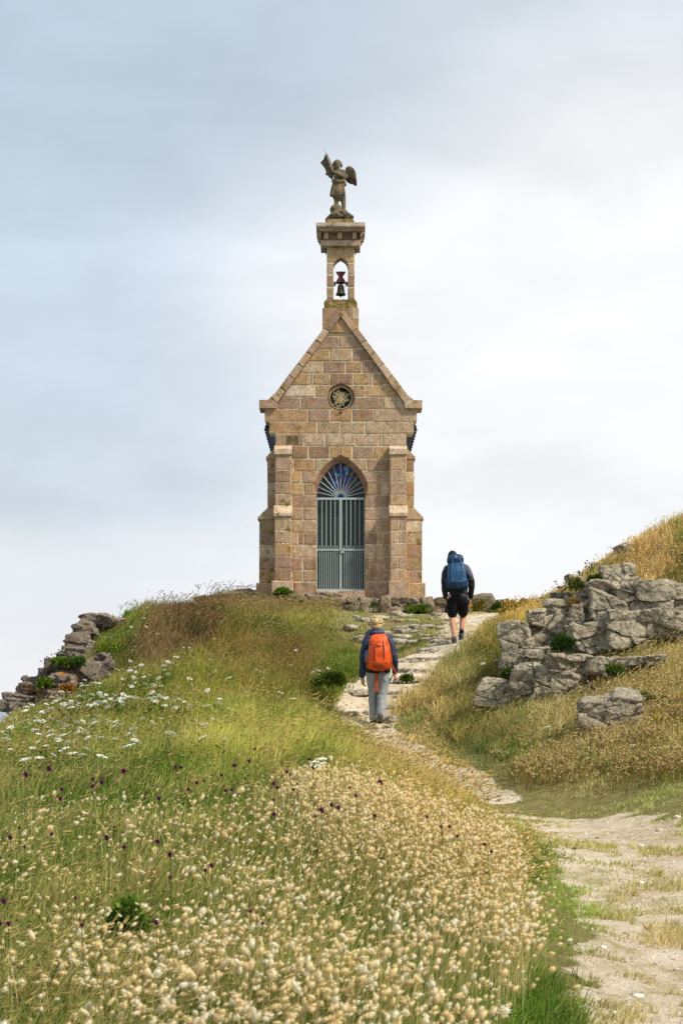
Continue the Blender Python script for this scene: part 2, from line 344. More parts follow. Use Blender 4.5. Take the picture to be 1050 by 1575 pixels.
# ------------------------------------------------------------------ rocks
_ico = {}
def ico(s):
    if s not in _ico:
        bm = bmesh.new(); bmesh.ops.create_icosphere(bm, subdivisions=s, radius=1)
        V_ = np.array([v.co[:] for v in bm.verts]); F_ = np.array([[v.index for v in f.verts] for f in bm.faces]); bm.free()
        _ico[s] = (V_/np.linalg.norm(V_, axis=1)[:, None], F_)
    return _ico[s]
def rock_mesh(sx, sy, sz, seed, sub=5, strata=.5, rough=1., boxy=1.):
    D, F_ = ico(sub); rg = np.random.default_rng(seed)
    pl = []
    for ax in np.vstack([np.eye(3), -np.eye(3)]):
        nrm = ax+rg.normal(0, .13, 3); pl.append((nrm/np.linalg.norm(nrm), rg.uniform(.82, 1.)))
    for k in range(9):
        nrm = rg.normal(0, 1, 3); pl.append((nrm/np.linalg.norm(nrm), rg.uniform(1.02, 1.3)*boxy))
    q = 0
    for nrm, h in pl: q = q+(np.maximum(D@nrm, 0)/h)**34
    V_ = D*(q**(-1/34))[:, None]*np.array([sx, sy, sz])/2
    s = (sx*sy*sz)**(1/3); nv = V_/np.linalg.norm(V_, axis=1)[:, None]; o = rg.uniform(0, 90, 3)
    d = .075*s*fbm(V_/s*2.2+o, 4, seed)*rough
    K = 15; q_ = rg.uniform(-.62, .62, (K, 3))*np.array([sx, sy, sz]); an = np.array([.75, .75, 1.5]); offs = rg.normal(0, .055, K)
    wv_ = V_+.05*s*np.stack([fbm(V_/s*4+o+k*9, 2, seed+k) for k in range(3)], -1)
    D2 = np.sqrt((((wv_[:, None]-q_[None])*an)**2).sum(-1)); i2 = np.argsort(D2, 1)[:, :2]; ar = np.arange(len(V_)); f1, f2 = D2[ar, i2[:, 0]], D2[ar, i2[:, 1]]
    e_ = np.clip((f2-f1)/(.03*s), 0, 1); d = d+s*rough*((offs[i2[:, 0]]+offs[i2[:, 1]])*.5*(1-e_)+offs[i2[:, 0]]*e_)-.09*s*rough*(1-np.clip((f2-f1)/(.035*s), 0, 1))
    zz = V_[:, 2]+.18*V_[:, 0]+.03*s*vnoise(V_/s*2+o, 3)
    lay = fbm(np.stack([zz/s*6.5+o[0], np.zeros(len(zz)), np.zeros(len(zz))], -1), 2, seed+9); lay = np.sign(lay)*np.abs(lay)**.5*.6
    V_ = V_+nv*d[:, None]; V_[:, :2] += nv[:, :2]*(strata*.11*s*lay)[:, None]
    V_ = V_+nv*(.034*s*fbm(V_/s*8+o, 4, seed+3))[:, None]
    return V_, F_
def rock(name, px0, px1, py0, py1, Y, mat, label, group, seed, depth=None, sub=5, strata=.5, rough=1., boxy=1., rot=None, grow=1.1):
    c = P((px0+px1)/2, (py0+py1)/2, Y); w_ = (px1-px0)/FPX*Y*grow; h_ = (py1-py0)/FPX*Y*grow
    dd = depth if depth else max(.35, .7*w_, .8*h_)
    V_, F_ = rock_mesh(w_, dd, h_, seed, sub, strata, rough, boxy)
    ob = link(bpy.data.objects.new(name, mesh_np(name, V_, F=F_, smooth=True)), None, [mat])
    ob.location = (c[0], Y+dd*.28, c[2]); rg = random.Random(seed)
    ob.rotation_euler = (0, rot if rot is not None else R(rg.uniform(-5, 7)), R(rg.uniform(-14, 14)))
    return tag(ob, label, 'rock', group)
GR = 'grey rocks of the right-hand outcrop'
RR = [
 (771,820,958,1008,21.9,'upper half of the tall cracked grey rock face at the left end of the outcrop'),
 (774,812,1000,1050,21.7,'lower half of the tall grey rock face beside the dry grass slope'),
 (805,872,952,1012,22.3,'wide rough grey rock left of the dark green shrub'),
 (811,838,940,963,22.0,'small squarish rock sitting on the left shoulder of the outcrop'),
 (832,885,925,962,22.9,'layered ledge rock stepping up at the upper left of the outcrop'),
 (848,895,914,932,23.2,'thin flat rock capping the layered ledge on the skyline'),
 (802,842,998,1030,21.5,'bulging rock under the shrub, left of a paler sloping slab'),
 (838,885,994,1030,21.5,'paler sloping slab just below the dark green shrub'),
 (873,896,936,972,22.0,'small upright rounded rock above the dark green shrub'),
 (876,932,958,1006,21.3,'large rough rock right of the dark green shrub'),
 (908,965,912,962,21.9,'broad pitted rock in the centre of the outcrop below the dark crevice'),
 (903,942,894,920,22.2,'blocky rock with a flat top left of the dark crevice'),
 (938,970,888,918,22.3,'small angular rock with a dark crevice under it beside the big slab'),
 (924,969,870,894,22.9,'rounded boulder crowning the outcrop under the golden grass'),
 (948,1034,889,946,21.9,'largest smooth pale slab at the top right of the outcrop'),
 (1024,1085,898,950,21.8,'grey slab cut by the right edge of the photo behind a deep gap'),
 (925,995,936,998,21.2,'long grey rock below the broad pitted one, meeting the dry weeds'),
 (985,1065,938,985,21.2,'low weathered rock under the deep gap beside the dry weeds'),
 (870,894,885,905,23.0,'dark lichened knob at the top left of the outcrop against the sky'),
 (822,940,958,1040,22.9,'broad fractured rock face behind the dark green shrub, core of the outcrop'),
 (880,1010,905,1000,22.8,'broad rock mass behind the pitted blocks in the right half of the outcrop'),
 (892,908,894,922,22.7,'narrow upright rock next to the lichened knob'),
]
for i, (a, b, c_, d_, Y, lb) in enumerate(RR):
    rock('outcrop_rock', a, b, c_, d_, Y, M_ROCK, lb, GR, 100+i, sub=6 if (b-a) > 30 else 5, strata=.2, grow=1.1)
GR2 = 'pale rocks of the lower ledge'
for i, (a, b, c_, d_, Y, lb) in enumerate([
 (733,795,1045,1090,20.6,'leftmost low rounded rock of the lower ledge beside green weeds'),
 (788,826,1026,1084,20.4,'knobbly pale rock second along the lower ledge'),
 (816,858,1027,1080,20.3,'tall split rock in the middle of the lower ledge'),
 (850,906,1008,1044,20.2,'rounded boulder with yellowish lichen on top of the lower ledge'),
 (846,892,1038,1084,19.8,'pale boulder under the lichened one, behind purple flowers'),
 (903,962,1010,1040,20.0,'flat topped rock right of the lichened boulder'),
 (955,1025,1008,1024,20.0,'long thin rock at the right end of the lower ledge among golden weeds'),
 (899,984,1070,1132,17.7,'lone squarish grey boulder standing in the golden weeds below the ledge'),
 (948,978,838,868,24.7,'small tan rock jutting from the golden grass slope on the right skyline')]):
    rock('rock', a, b, c_, d_, Y, M_ROCK, lb, GR2 if i < 7 else None, 140+i, sub=6 if (b-a) > 40 else 5, strata=.25, boxy=.95, grow=1.1)
GL = 'lichened rocks of the left-hand crag'
for i, (a, b, c_, d_, lb) in enumerate([
 (122,163,945,963,'topmost flat slab of the left crag against the sky'),
 (153,186,950,964,'flat grey slab running into the grass at the top of the crag'),
 (111,147,959,979,'grey slab under the topmost one on the left crag'),
 (98,137,974,1001,'purplish rock with an orange lichen patch jutting out to the left'),
 (95,135,996,1020,'rounded rock under the purplish overhang on the left crag'),
 (131,152,989,1012,'dark upright rock beside the bright green shrub'),
 (146,168,1007,1025,'small pale rounded boulder at the foot of the bright green shrub'),
 (78,160,1017,1052,'largest grey slab of the left crag, gently sloping'),
 (75,113,1038,1068,'broken grey rock below the largest slab'),
 (33,61,1042,1064,'orange topped rock standing on the lower left skyline'),
 (27,53,1054,1071,'small rock under the orange topped one'),
 (55,83,1057,1073,'thin layered rock right of the orange topped one'),
 (48,78,1069,1083,'flat rock with orange lichen near the foot of the crag'),
 (73,97,1065,1084,'rounded grey rock touching the white flowers at the crag foot'),
 (12,52,1069,1087,'grey rock with an orange tip near the left edge of the photo'),
 (-6,42,1078,1093,'pointed flat rock reaching out to the left edge over the sea'),
 (14,48,1083,1101,'blocky rock under the pointed flat one'),
 (44,68,1088,1105,'lowest rounded rock of the crag above green weeds'),
 (60,82,1029,1050,'small rock with grass tuft on the left skyline')]):
    rock('crag_rock', a, b, c_, d_, 25.9+.018*(1090-c_)-(.8 if 70 < a < 160 and c_ > 1000 else 0), M_ROCK_L, lb, GL, 180+i, sub=6 if b-a > 60 else 5, strata=.55, depth=max(.5, (b-a)/83*.9), grow=1.2)
for i, (a, b, c_, d_, Y, lb) in enumerate([
 (352,398,908,928,35.2,'brown rock against the sky just left of the chapel'),
 (308,362,915,934,34.9,'low brown rock on the skyline further left of the chapel'),
 (440,482,913,930,34.4,'brown rock below the left corner of the chapel beside a green tuft'),
 (478,522,914,930,34.3,'reddish rock below the gate on its left side')]):
    rock('ledge_rock', a, b, c_, d_, Y, M_ROCK_T, lb, 'brown rocks round the chapel foot', 220+i, strata=.6)
# step slabs and flat stones let into the path
for i, (a, b, c_, d_, Y, lb) in enumerate([
 (640,694,996,1010,25.9,'top rounded pale step stone in front of the man'),
 (612,692,1011,1024,25.0,'widest pale stone step across the path'),
 (606,668,1028,1038,24.4,'third stone step down beside the woman'),
 (600,652,1041,1050,23.9,'lowest stone step right of the woman'),
 (535,572,1062,1070,23.3,'flat pale stone at the left edge of the path behind the woman')]):
    o = rock('step_stone', a, b, c_, d_, Y, M_SLAB, lb, 'stone steps of the path', 240+i, strata=.4, depth=.45, boxy=.9, rot=R(random.uniform(-2, 2)))
for i in range(78):
    px, py = random.uniform(535, 715), random.uniform(938, 990)
    if i > 68: px, py = random.uniform(540, 600), random.uniform(1060, 1128)
    if 700 < px and py > 960: px -= 60
    h_ = ray_hit(px, py, .02, 20)
    if not h_: continue
    wd = random.uniform(.12, .42); V_, F_ = rock_mesh(wd, wd*.7, wd*.28, 300+i, 3, .4, 1., .95)
    o = link(bpy.data.objects.new('flat_stone', mesh_np('flat_stone', V_, F=F_, smooth=True)), None, [M_SLAB])
    o.location = (h_[0], h_[1], float(H(h_[0], h_[1]))+wd*.05); o.rotation_euler.z = random.uniform(0, 6)
    tag(o, 'small flat pale stone lying in the worn turf and path below the chapel', 'stone', 'flat stones in the worn turf')

# ------------------------------------------------------------------ masonry builder
class MB:
    def __init__(s): s.v, s.f, s.c = [], [], []
    def ring(s, pts, col):
        b = len(s.v); s.v += [tuple(p) for p in pts]; s.c += [tuple(col)]*len(pts); return list(range(b, b+len(pts)))
    def prism(s, poly, y0, y1, col, bev=.008, axis='y', jit=0.):
        """polygon in XZ (axis y), YZ (axis x) or XY (axis z) extruded from y0 to y1; the y0 end is bevelled"""
        poly = [tuple(p) for p in poly]; cx = sum(p[0] for p in poly)/len(poly); cz = sum(p[1] for p in poly)/len(poly)
        mp = {'y': lambda a, b, d: (a, d, b), 'x': lambda a, b, d: (d, a, b), 'z': lambda a, b, d: (a, b, d)}[axis]
        def ins(p):
            dx, dz = p[0]-cx, p[1]-cz; l_ = math.hypot(dx, dz) or 1; k = max(0, 1-bev*1.3/l_); return (cx+dx*k, cz+dz*k)
        sg = 1 if y1 > y0 else -1; j = random.uniform(-jit, jit)
        if bev >= .008 and len(poly) == 4 and axis == 'y' and abs(y1-y0) > .15: poly = [(p[0]+random.uniform(-.006, .006), p[1]+random.uniform(-.005, .005)) for p in poly]
        back = s.ring([mp(p[0], p[1], y1) for p in poly], col)
        mid = s.ring([mp(p[0], p[1], y0+j+sg*bev) for p in poly], col)
        fr = s.ring([mp(*ins(p), y0+j) for p in poly], col); n = len(poly)
        for a, b in ((back, mid), (mid, fr)):
            for k in range(n): s.f.append((a[k], a[(k+1) % n], b[(k+1) % n], b[k]))
        s.f.append(tuple(fr)); s.f.append(tuple(reversed(back)))
    def box(s, x0, x1, y0, y1, z0, z1, col, bev=.008, jit=0.): s.prism([(x0, z0), (x1, z0), (x1, z1), (x0, z1)], y0, y1, col, bev, 'y', jit)
    def tube(s, pts, r, col, n=8, cap=True):
        pts = [Vector(p) for p in pts]; rs = r if hasattr(r, '__len__') else [r]*len(pts); prev = None
        for i, p in enumerate(pts):
            d = (pts[min(i+1, len(pts)-1)]-pts[max(i-1, 0)]).normalized()
            a = d.orthogonal().normalized() if abs(d.z) < .99 else Vector((1, 0, 0)); a = (Vector((0, 0, 1)).cross(d).normalized() if abs(d.z) < .99 else a); b = d.cross(a)
            rg = s.ring([p+(a*math.cos(q)+b*math.sin(q))*rs[i] for q in [2*math.pi*k/n for k in range(n)]], col)
            if prev:
                for k in range(n): s.f.append((prev[k], prev[(k+1) % n], rg[(k+1) % n], rg[k]))
            elif cap: s.f.append(tuple(reversed(rg)))
            prev = rg
        if cap: s.f.append(tuple(prev))
    def lathe(s, prof, c, col, n=20):
        prev = None
        for r, z_ in prof:
            rg = s.ring([(c[0]+r*math.cos(2*math.pi*k/n), c[1]+r*math.sin(2*math.pi*k/n), c[2]+z_) for k in range(n)], col)
            if prev:
                for k in range(n): s.f.append((prev[k], prev[(k+1) % n], rg[(k+1) % n], rg[k]))
            prev = rg
        s.f.append(tuple(prev))
    def build(s, name, mat, parent=None, smooth=False, me_only=False):
        me = bpy.data.meshes.new(name); me.from_pydata(s.v, [], s.f); setcol(me, np.array(s.c))
        bm = bmesh.new(); bm.from_mesh(me); bmesh.ops.recalc_face_normals(bm, faces=bm.faces); bm.to_mesh(me); bm.free()
        if smooth: me.polygons.foreach_set('use_smooth', np.ones(len(me.polygons), bool))
        if me_only: me.materials.append(mat); return me
        return link(bpy.data.objects.new(name, me), parent, [mat])

# ------------------------------------------------------------------ chapel (local x, y, z in metres from the middle of the facade's foot)
KX, CHX, CHY0 = 62.857, 523.8, 912.0
CH = P(CHX, CHY0, 35.0)
chapel = empty('chapel', CH); tag(chapel, 'small sandstone chapel with a steep gable, belfry and pointed arched gate on the hilltop', 'chapel')
X_ = lambda px: (px-CHX)/KX
Z_ = lambda py: (CHY0-py)/KX
PAL = [(176,148,116),(192,168,134),(160,130,106),(190,152,100),(182,152,126),(206,184,150),(148,114,94),(170,142,100),(190,166,138),(140,108,88),(178,138,94),(160,140,104)]
MORT = lin((220, 202, 168))
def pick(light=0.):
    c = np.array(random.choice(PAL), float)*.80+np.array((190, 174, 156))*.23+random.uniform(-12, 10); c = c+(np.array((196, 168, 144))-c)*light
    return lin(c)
SPR, APX, HW = 2.33, 3.23, .592
def archw(z_, hw=HW, apex=APX):
    if z_ <= SPR: return hw
    rise = apex-SPR; Rr = (rise*rise+hw*hw)/(2*hw)
    d = Rr*Rr-(z_-SPR)**2
    return max(0., math.sqrt(d)-(Rr-hw)) if d > 0 and z_ < apex else 0.
CIRZ, CIRX, CIRR = Z_(611.5), 0.0, .335
def hole(z_):
    a = archw(z_, HW, APX) if z_ <= SPR else archw(z_, HW+.11*min(1, (z_-SPR)/.3), APX+.14)
    if abs(z_-CIRZ) < CIRR: a = max(a, math.sqrt(CIRR**2-(z_-CIRZ)**2))
    return a
def gable(z_):          # half width of the facade at height z
    z1, z2 = Z_(629), Z_(487.6)
    if z_ < z1: return 9.
    return max(0., (523.8-421)/KX*(z2-z_)/(z2-z1))
def curved_block(mb, x0, x1, z0, z1, y0, y1, col, gap, holef, bev, jit=0., ns=9):
    z0 += gap/2; z1 -= gap/2; x0 += gap/2; x1 -= gap/2
    zs = [z0+(z1-z0)*k/(ns-1) for k in range(ns)]
    def emit(Lf, Rf):
        rows = [(Lf(q), Rf(q), q) for q in zs]; rows = [r_ for r_ in rows if r_[1]-r_[0] > .012]
        if len(rows) < 2: return
        if abs(rows[0][0]-rows[-1][0]) < 1e-6 and abs(rows[0][1]-rows[-1][1]) < 1e-6 and all(abs(r_[0]-rows[0][0])+abs(r_[1]-rows[0][1]) < 1e-6 for r_ in rows): rows = [rows[0], rows[-1]]
        mb.prism([(r_[1], r_[2]) for r_ in rows]+[(r_[0], r_[2]) for r_ in reversed(rows)], y0, y1, col, bev, 'y', jit)
    lo = lambda q: max(x0, -gable(q)); hi = lambda q: min(x1, gable(q))
    if max(holef(q) for q in zs) < 1e-4 or x1 < -max(holef(q) for q in zs) or x0 > max(holef(q) for q in zs): emit(lo, hi)
    else:
        if x0 < 0: emit(lo, lambda q: min(hi(q), -holef(q)))
        if x1 > 0: emit(lambda q: max(lo(q), holef(q)), hi)
def zx(v): return X_(380+v/3.62)
courses = [(894,876.7,[250,312,790,905]),(876.7,857.3,[312,680,725]),(857.3,838,[250,790]),(838,819,[285,317,727,757]),(819,800,[250,790]),(800,780.8,[314,725]),(780.8,762,[250,790]),
 (762,743,[318,720,750]),(743,725,[305,790]),(725,705.4,[260,375,670,790]),(705.4,686,[250,342,460,585,705,790]),(686,667,[300,315,435,605,735,752]),(667,648.7,[390,520,655]),
 (648.7,629,[340,463,585,705]),(629,610.5,[285,303,740,757]),(610.5,592,[380,660]),(592,573.8,[352,368,462,590,682,700]),(573.8,555.3,[424,548,640]),(555.3,536.5,[462,587]),(536.5,516.6,[512]),(516.6,498.7,[]),(498.7,486,[])]
wall = MB()
WL, WR = X_(422.5), X_(625)
for (ya, yb, js) in courses:
    z0, z1 = Z_(ya), Z_(yb)
    lft, rgt = WL, WR
    if ya == 648.7: lft, rgt = X_(406), X_(642)
    if ya == 667: lft, rgt = X_(412.6), X_(637)
    if ya <= 629: lft, rgt = -3, 3
    xsb = [lft]+[zx(v) for v in js]+[rgt]
    for a, b in zip(xsb[:-1], xsb[1:]):
        curved_block(wall, a, b, z0, z1, -.014, .30, pick(.1), .036, hole, .009, .005)
# a single dark patched stones as in the wall
wall.box(zx(216), zx(286), -.017, .01, Z_(684), Z_(669.5), lin((92, 86, 58)), .01)
wall.box(zx(676), zx(786), -.017, .01, Z_(722.5), Z_(707), lin((120, 106, 78)), .01)
for lft, rgt, z0, z1 in ((WL, WR, -.4, Z_(667)), (X_(413.5), X_(636), Z_(667), Z_(648.7)), (X_(407), X_(641), Z_(648.7), Z_(629)), (-3, 3, Z_(629), Z_(488))):
    curved_block(wall, lft+.012, rgt-.012, z0, z1, 0.0, .42, MORT, 0, lambda q: hole(q)+.008 if hole(q) > 0 else 0, .001, ns=90)
wall.build('facade_wall', M_STONE, chapel)
# side walls, back wall
CL = 4.0
sw = MB()
for sx in (-1, 1):
    zz = -.4
    while zz < Z_(655):
        z1 = min(zz+.3, Z_(650)); yy = .42
        while yy < CL:
            y1 = min(yy+random.uniform(.35, .7), CL); xo = 1.60*sx
            sw.prism([(yy+.01, zz+.01), (y1-.01, zz+.01), (y1-.01, z1-.01), (yy+.01, z1-.01)], xo, xo-.3*sx, pick(), .008, 'x'); yy = y1
        zz = z1
    sw.prism([(.42, -.4), (CL, -.4), (CL, Z_(650)), (.42, Z_(650))], 1.588*sx, 1.2*sx, MORT, .001, 'x')
sw.prism([(-1.58, -.4), (1.58, -.4), (1.58, Z_(650)), (0, Z_(500)), (-1.58, Z_(650))], CL, CL-.35, lin((166, 138, 112)), .01)
sw.build('side_walls', M_STONE, chapel)
# plinth
pl = MB()
for a, b, l_ in ((419, 452, .5), (452, 486.4, .35), (561.2, 596, .5), (596, 628, .75)):
    fr = a in (419, 596)
    pl.box(X_(a)+.006, X_(b)-.006, -.46 if fr else -.05, .2, -.75, Z_(895.5), pick(l_), .02)
for s_ in (-1, 1): pl.box(*sorted((1.62*s_, 2.065*s_)), -.02, .5, -.75, Z_(896.5), pick(.3), .02)
pl.box(X_(486.4)+.004, X_(561.2)-.004, -.08, .3, -.75, .045, lin((206, 178, 154)), .015)
pl.build('plinth', M_STONE, chapel)
# front buttresses
def front_buttress(xa, xb, light):
    b = MB(); z_ = Z_(895.5); p1, p2 = .38, .19; rows = [876.7, 857.3, 838, 819, 797]
    for i, yb in enumerate(rows):
        z1 = Z_(yb); m = xa+(xb-xa)*random.choice([.5, .55, 1, 1])
        for q0, q1 in ((xa, m), (m, xb)):
            if q1-q0 > .05: b.box(q0+.009, q1-.009, -p1-.012, -.02, z_+.010, z1-.010, pick(light), .012, .004)
        z_ = z1
    za, zb = Z_(797), Z_(779)
    b.prism([(-p1-.05, za), (-p1-.05, za+.07), (-p2, zb), (-.02, zb), (-.02, za)], xa-.02, xb+.02, lin((208, 184, 156)), .012, 'x')
    z_ = zb
    for i, yb in enumerate([762, 743, 725, 701]):
        z1 = Z_(yb); m = xa+(xb-xa)*random.choice([.45, .5, 1, 1, 1])
        for q0, q1 in ((xa, m), (m, xb)):
            if q1-q0 > .05: b.box(q0+.009, q1-.009, -p2-.012, -.02, z_+.010, z1-.010, pick(light), .012, .004)
        z_ = z1
    za, zb = Z_(701), Z_(685.5)
    b.prism([(-p2-.045, za), (-p2-.045, za+.13), (-.02, zb), (-.02, za)], xa-.015, xb+.015, lin((210, 186, 158)), .012, 'x')
    b.box(xa+.012, xb-.012, -p1, -.01, -.3, Z_(797)+.01, MORT, .001); b.box(xa+.012, xb-.012, -p2, -.01, Z_(797), Z_(701)+.01, MORT, .001)
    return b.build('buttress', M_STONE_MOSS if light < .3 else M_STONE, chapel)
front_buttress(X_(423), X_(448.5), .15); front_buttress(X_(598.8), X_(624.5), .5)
for s_ in (-1, 1):
    b = MB(); xi, x1, x2, xd = 1.58, 1.795, 1.993, 2.03
    def q(xo0, xo1, z0, z1, c_=None, sl=None, y0=.02):
        pts = [(xi*s_, z0), (xo0*s_, z0), (xo1*s_, z1), (xi*s_, z1)]
        b.prism(pts, y0, .44, c_ if c_ is not None else pick(), .012)
    z_ = Z_(896.5)
    for yb in (876.7, 857.3, 838, 819, 799):
        z1 = Z_(yb)
        q(x2, x2, z_+.009, z1-.009); z_ = z1
    b.prism([(xi*s_, z_), (xd*s_, z_), (xd*s_, z_+.05), (x1*s_, Z_(781)), (xi*s_, Z_(781))], .0, .46, lin((190, 164, 134)), .012); z_ = Z_(781)
    for yb in (762, 743, 725, 706):
        z1 = Z_(yb); q(x1, x1, z_+.009, z1-.009); z_ = z1
    b.prism([(xi*s_, z_), ((x1+.03)*s_, z_), ((x1+.03)*s_, z_+.05), (1.60*s_, Z_(688)), (xi*s_, Z_(688))], .0, .46, lin((186, 160, 130)), .012)
    b.prism([(xi*s_, -.3), ((x2-.012)*s_, -.3), ((x2-.012)*s_, Z_(799)), (xi*s_, Z_(799))], .034, .43, MORT, .001)
    b.prism([(xi*s_, Z_(799)), ((x1-.012)*s_, Z_(799)), ((x1-.012)*s_, Z_(706)), (xi*s_, Z_(706))], .034, .43, MORT, .001)
    b.build('buttress', M_STONE_MOSS, chapel)
    b = MB()   # rear buttress on the same side
    b.prism([(xi*s_, -.5), (x2*s_, -.5), (x2*s_, Z_(799)), (x1*s_, Z_(781)), (x1*s_, Z_(706)), (xi*s_, Z_(690))], CL-.5, CL-.08, pick(), .012)
    b.build('buttress', M_STONE_MOSS, chapel)
# kneelers, coping
cp = MB()
def lerp(a, b, k): return (a[0]+(b[0]-a[0])*k, a[1]+(b[1]-a[1])*k)
for s_ in (-1, 1):
    f_ = lambda px, py: (s_*(CHX-px)/KX*-1 if s_ < 0 else (CHX-px)/KX, Z_(py))
    f_ = lambda px, py: ((px-CHX)/KX*(1 if s_ < 0 else -1), Z_(py))
    cp.prism([f_(399, 629), f_(425, 629), f_(427, 616), f_(399, 616)], -.09, .5, pick(.4), .012)
    cp.prism([f_(412, 616.2), f_(428, 616.2), f_(426, 606), f_(422.5, 606)], -.085, .5, pick(.4), .012)
    o0, o1, i0, i1 = (417, 614), (497.5, 506.5), (425.5, 622), (524, 487.2)
    i1 = (506, 511.5)
    n = 6
    for k in range(n):
        a0, a1 = lerp(o0, o1, (k+.02)/n), lerp(o0, o1, (k+.985)/n); b0, b1 = lerp(i0, i1, (k+.02)/n), lerp(i0, i1, (k+.985)/n)
        cp.prism([f_(*a0), f_(*b0), f_(*b1), f_(*a1)], -.10, .48, pick(.45), .02)
    cp.prism([f_(417, 615), f_(425, 622.5), f_(523.8, 488.5), f_(510, 489)], -.06, .45, lin((150, 120, 98)), .006)
    # apex stones continue inside the belfry foot
    cp.prism([f_(497.6, 506.2), f_(506.2, 511.4), f_(523.6, 487.6), f_(523.6, 481), f_(519, 479)], -.085, .4, pick(.3), .012)
cp.build('gable_coping', M_COPE, chapel)
# eaves and roof
rf = MB(); ez = Z_(649)
for s_ in (-1, 1):
    rf.prism([(1.50*s_, ez+.02), (1.88*s_, ez-.06), (1.88*s_, ez-.01), (.02*s_, Z_(506)), (.02*s_, Z_(506)-.12)], .49, CL-.02, lin((74, 66, 58)), .005)
    rf.prism([(1.55*s_, ez-.26), (1.86*s_, ez-.08), (1.86*s_, ez-.03), (1.55*s_, ez-.03)], .43, CL-.05, lin((70, 56, 48)), .005)
    for k in range(9): rf.prism([(1.86*s_, ez-.13), (1.895*s_, ez-.12), (1.895*s_, ez-.07), (1.86*s_, ez-.07)], .5+k*.4, .54+k*.4, lin((70, 62, 54)), .003)
tmr = NT('slate'); vv = tmr.obj(); br = tmr.n('ShaderNodeTexBrick'); tmr.l(vv, br.inputs[0]); br.inputs['Scale'].default_value = 5
M_SLATE = tmr.principled(tmr.mix(1., tmr.attr(), br.outputs['Color'], 'MULTIPLY'), .6, tmr.noise(vv, 20), .4)
rf.build('roof', M_SLATE, chapel)
# belfry
tb = MB()
def masonry_box(mb, xa, xb, ya, yb, za, zb, n, light=0., moss=None, split=(.5,)):
    h_ = (zb-za)/n
    for i in range(n):
        m = xa+(xb-xa)*random.choice(split)
        for q0, q1 in ((xa, m), (m, xb)):
            if q1-q0 > .03: mb.box(q0+.006, q1-.006, ya, yb, za+i*h_+.007, za+(i+1)*h_-.007, pick(light), .012, .004)
    mb.box(xa+.012, xb-.012, ya+.012, yb-.012, za+.002, zb-.002, MORT, .001)
masonry_box(tb, -.45, .45, -.035, .42, Z_(512), Z_(474), 2, .1, split=(.25, .8))
tb.build('belfry_foot', stone_mat('foot_stone', .42, (128, 108, 40)), chapel)
tb = MB()
tb.box(-.405, .405, -.02, .40, Z_(474), Z_(464), pick(), .02); tb.prism([(-.40, Z_(464)), (.40, Z_(464)), (.36, Z_(460.5)), (-.36, Z_(460.5))], -.015, .39, pick(), .02)
tb.build('belfry_sill', M_MOSSY, chapel)
sh = MB(); SW = .348; zb0, zsp, zap, zt = Z_(460.5), Z_(411), Z_(395.7), Z_(380)
def bell_hole(z_):
    hw = .178
    if z_ <= zsp: return hw
    rise = zap-zsp; Rr = (rise*rise+hw*hw)/(2*hw); d = Rr*Rr-(z_-zsp)**2
    return max(0., math.sqrt(d)-(Rr-hw)) if z_ < zap and d > 0 else 0.
gs = gable; gable = lambda z_: 9.
cuts = [zb0, Z_(441.5), Z_(422.5), Z_(404), zt+.02]
for k in range(4):
    curved_block(sh, -SW, SW, cuts[k], cuts[k+1], 0.0, .33, pick(.05), .016, bell_hole, .02, .003, 14)
curved_block(sh, -SW+.012, SW-.012, zb0+.002, zt, .012, .318, MORT, 0, lambda q: bell_hole(q)+.012 if bell_hole(q) > 0 else 0, .001, ns=60)
gable = gs
sh.build('belfry_shaft', M_TURRET, chapel)
cn = MB(); cc = lambda: pick(.0)
xa = lambda v: (440+v/6.176-CHX)/KX
za = lambda v: Z_(220+v/6.176)
cn.box(xa(327), xa(703), -.13, .46, za(990), za(938), pick(), .012)
for s_ in (-1, 1): cn.box(*sorted((s_*.352, s_*.374)), .06, .27, za(1030), za(991), lin((90, 76, 64)), .006)
cn.box(xa(345), xa(685), -.09, .42, za(938), za(866), lin((130, 106, 86)), .01)
for a, b in ((358, 402), (488, 532), (628, 668)): cn.box(xa(a), xa(b), -.17, -.08, za(932), za(868), lin((186, 164, 136)), .01)
for yy in (.0, .22):
    for s_ in (-1, 1): cn.prism([(yy, za(932)), (yy+.12, za(932)), (yy+.12, za(868)), (yy, za(868))], s_*.52 , s_*.43, lin((160, 138, 112)), .01, 'x')
# cyma slab: three flaring steps
for (v0, v1, e) in ((912, 866, .52), (866, 848, .545), (848, 832, .57), (832, 796, .595)):
    if v0 == 912: continue
    cn.box(-e+.005, e-.005, -.25-(e-.52), .58+(e-.52), za(v0), za(v1), lin((200, 178, 156)) if e > .58 else lin((176, 150, 128)), .012)
for s_ in (-1, 1): cn.prism([(s_*.475, za(915)), (s_*.57, za(880)), (s_*.57, za(866)), (s_*.475, za(866))], -.18, .5, lin((166, 142, 118)), .006)
cn.build('belfry_cornice', M_TURRET, chapel)
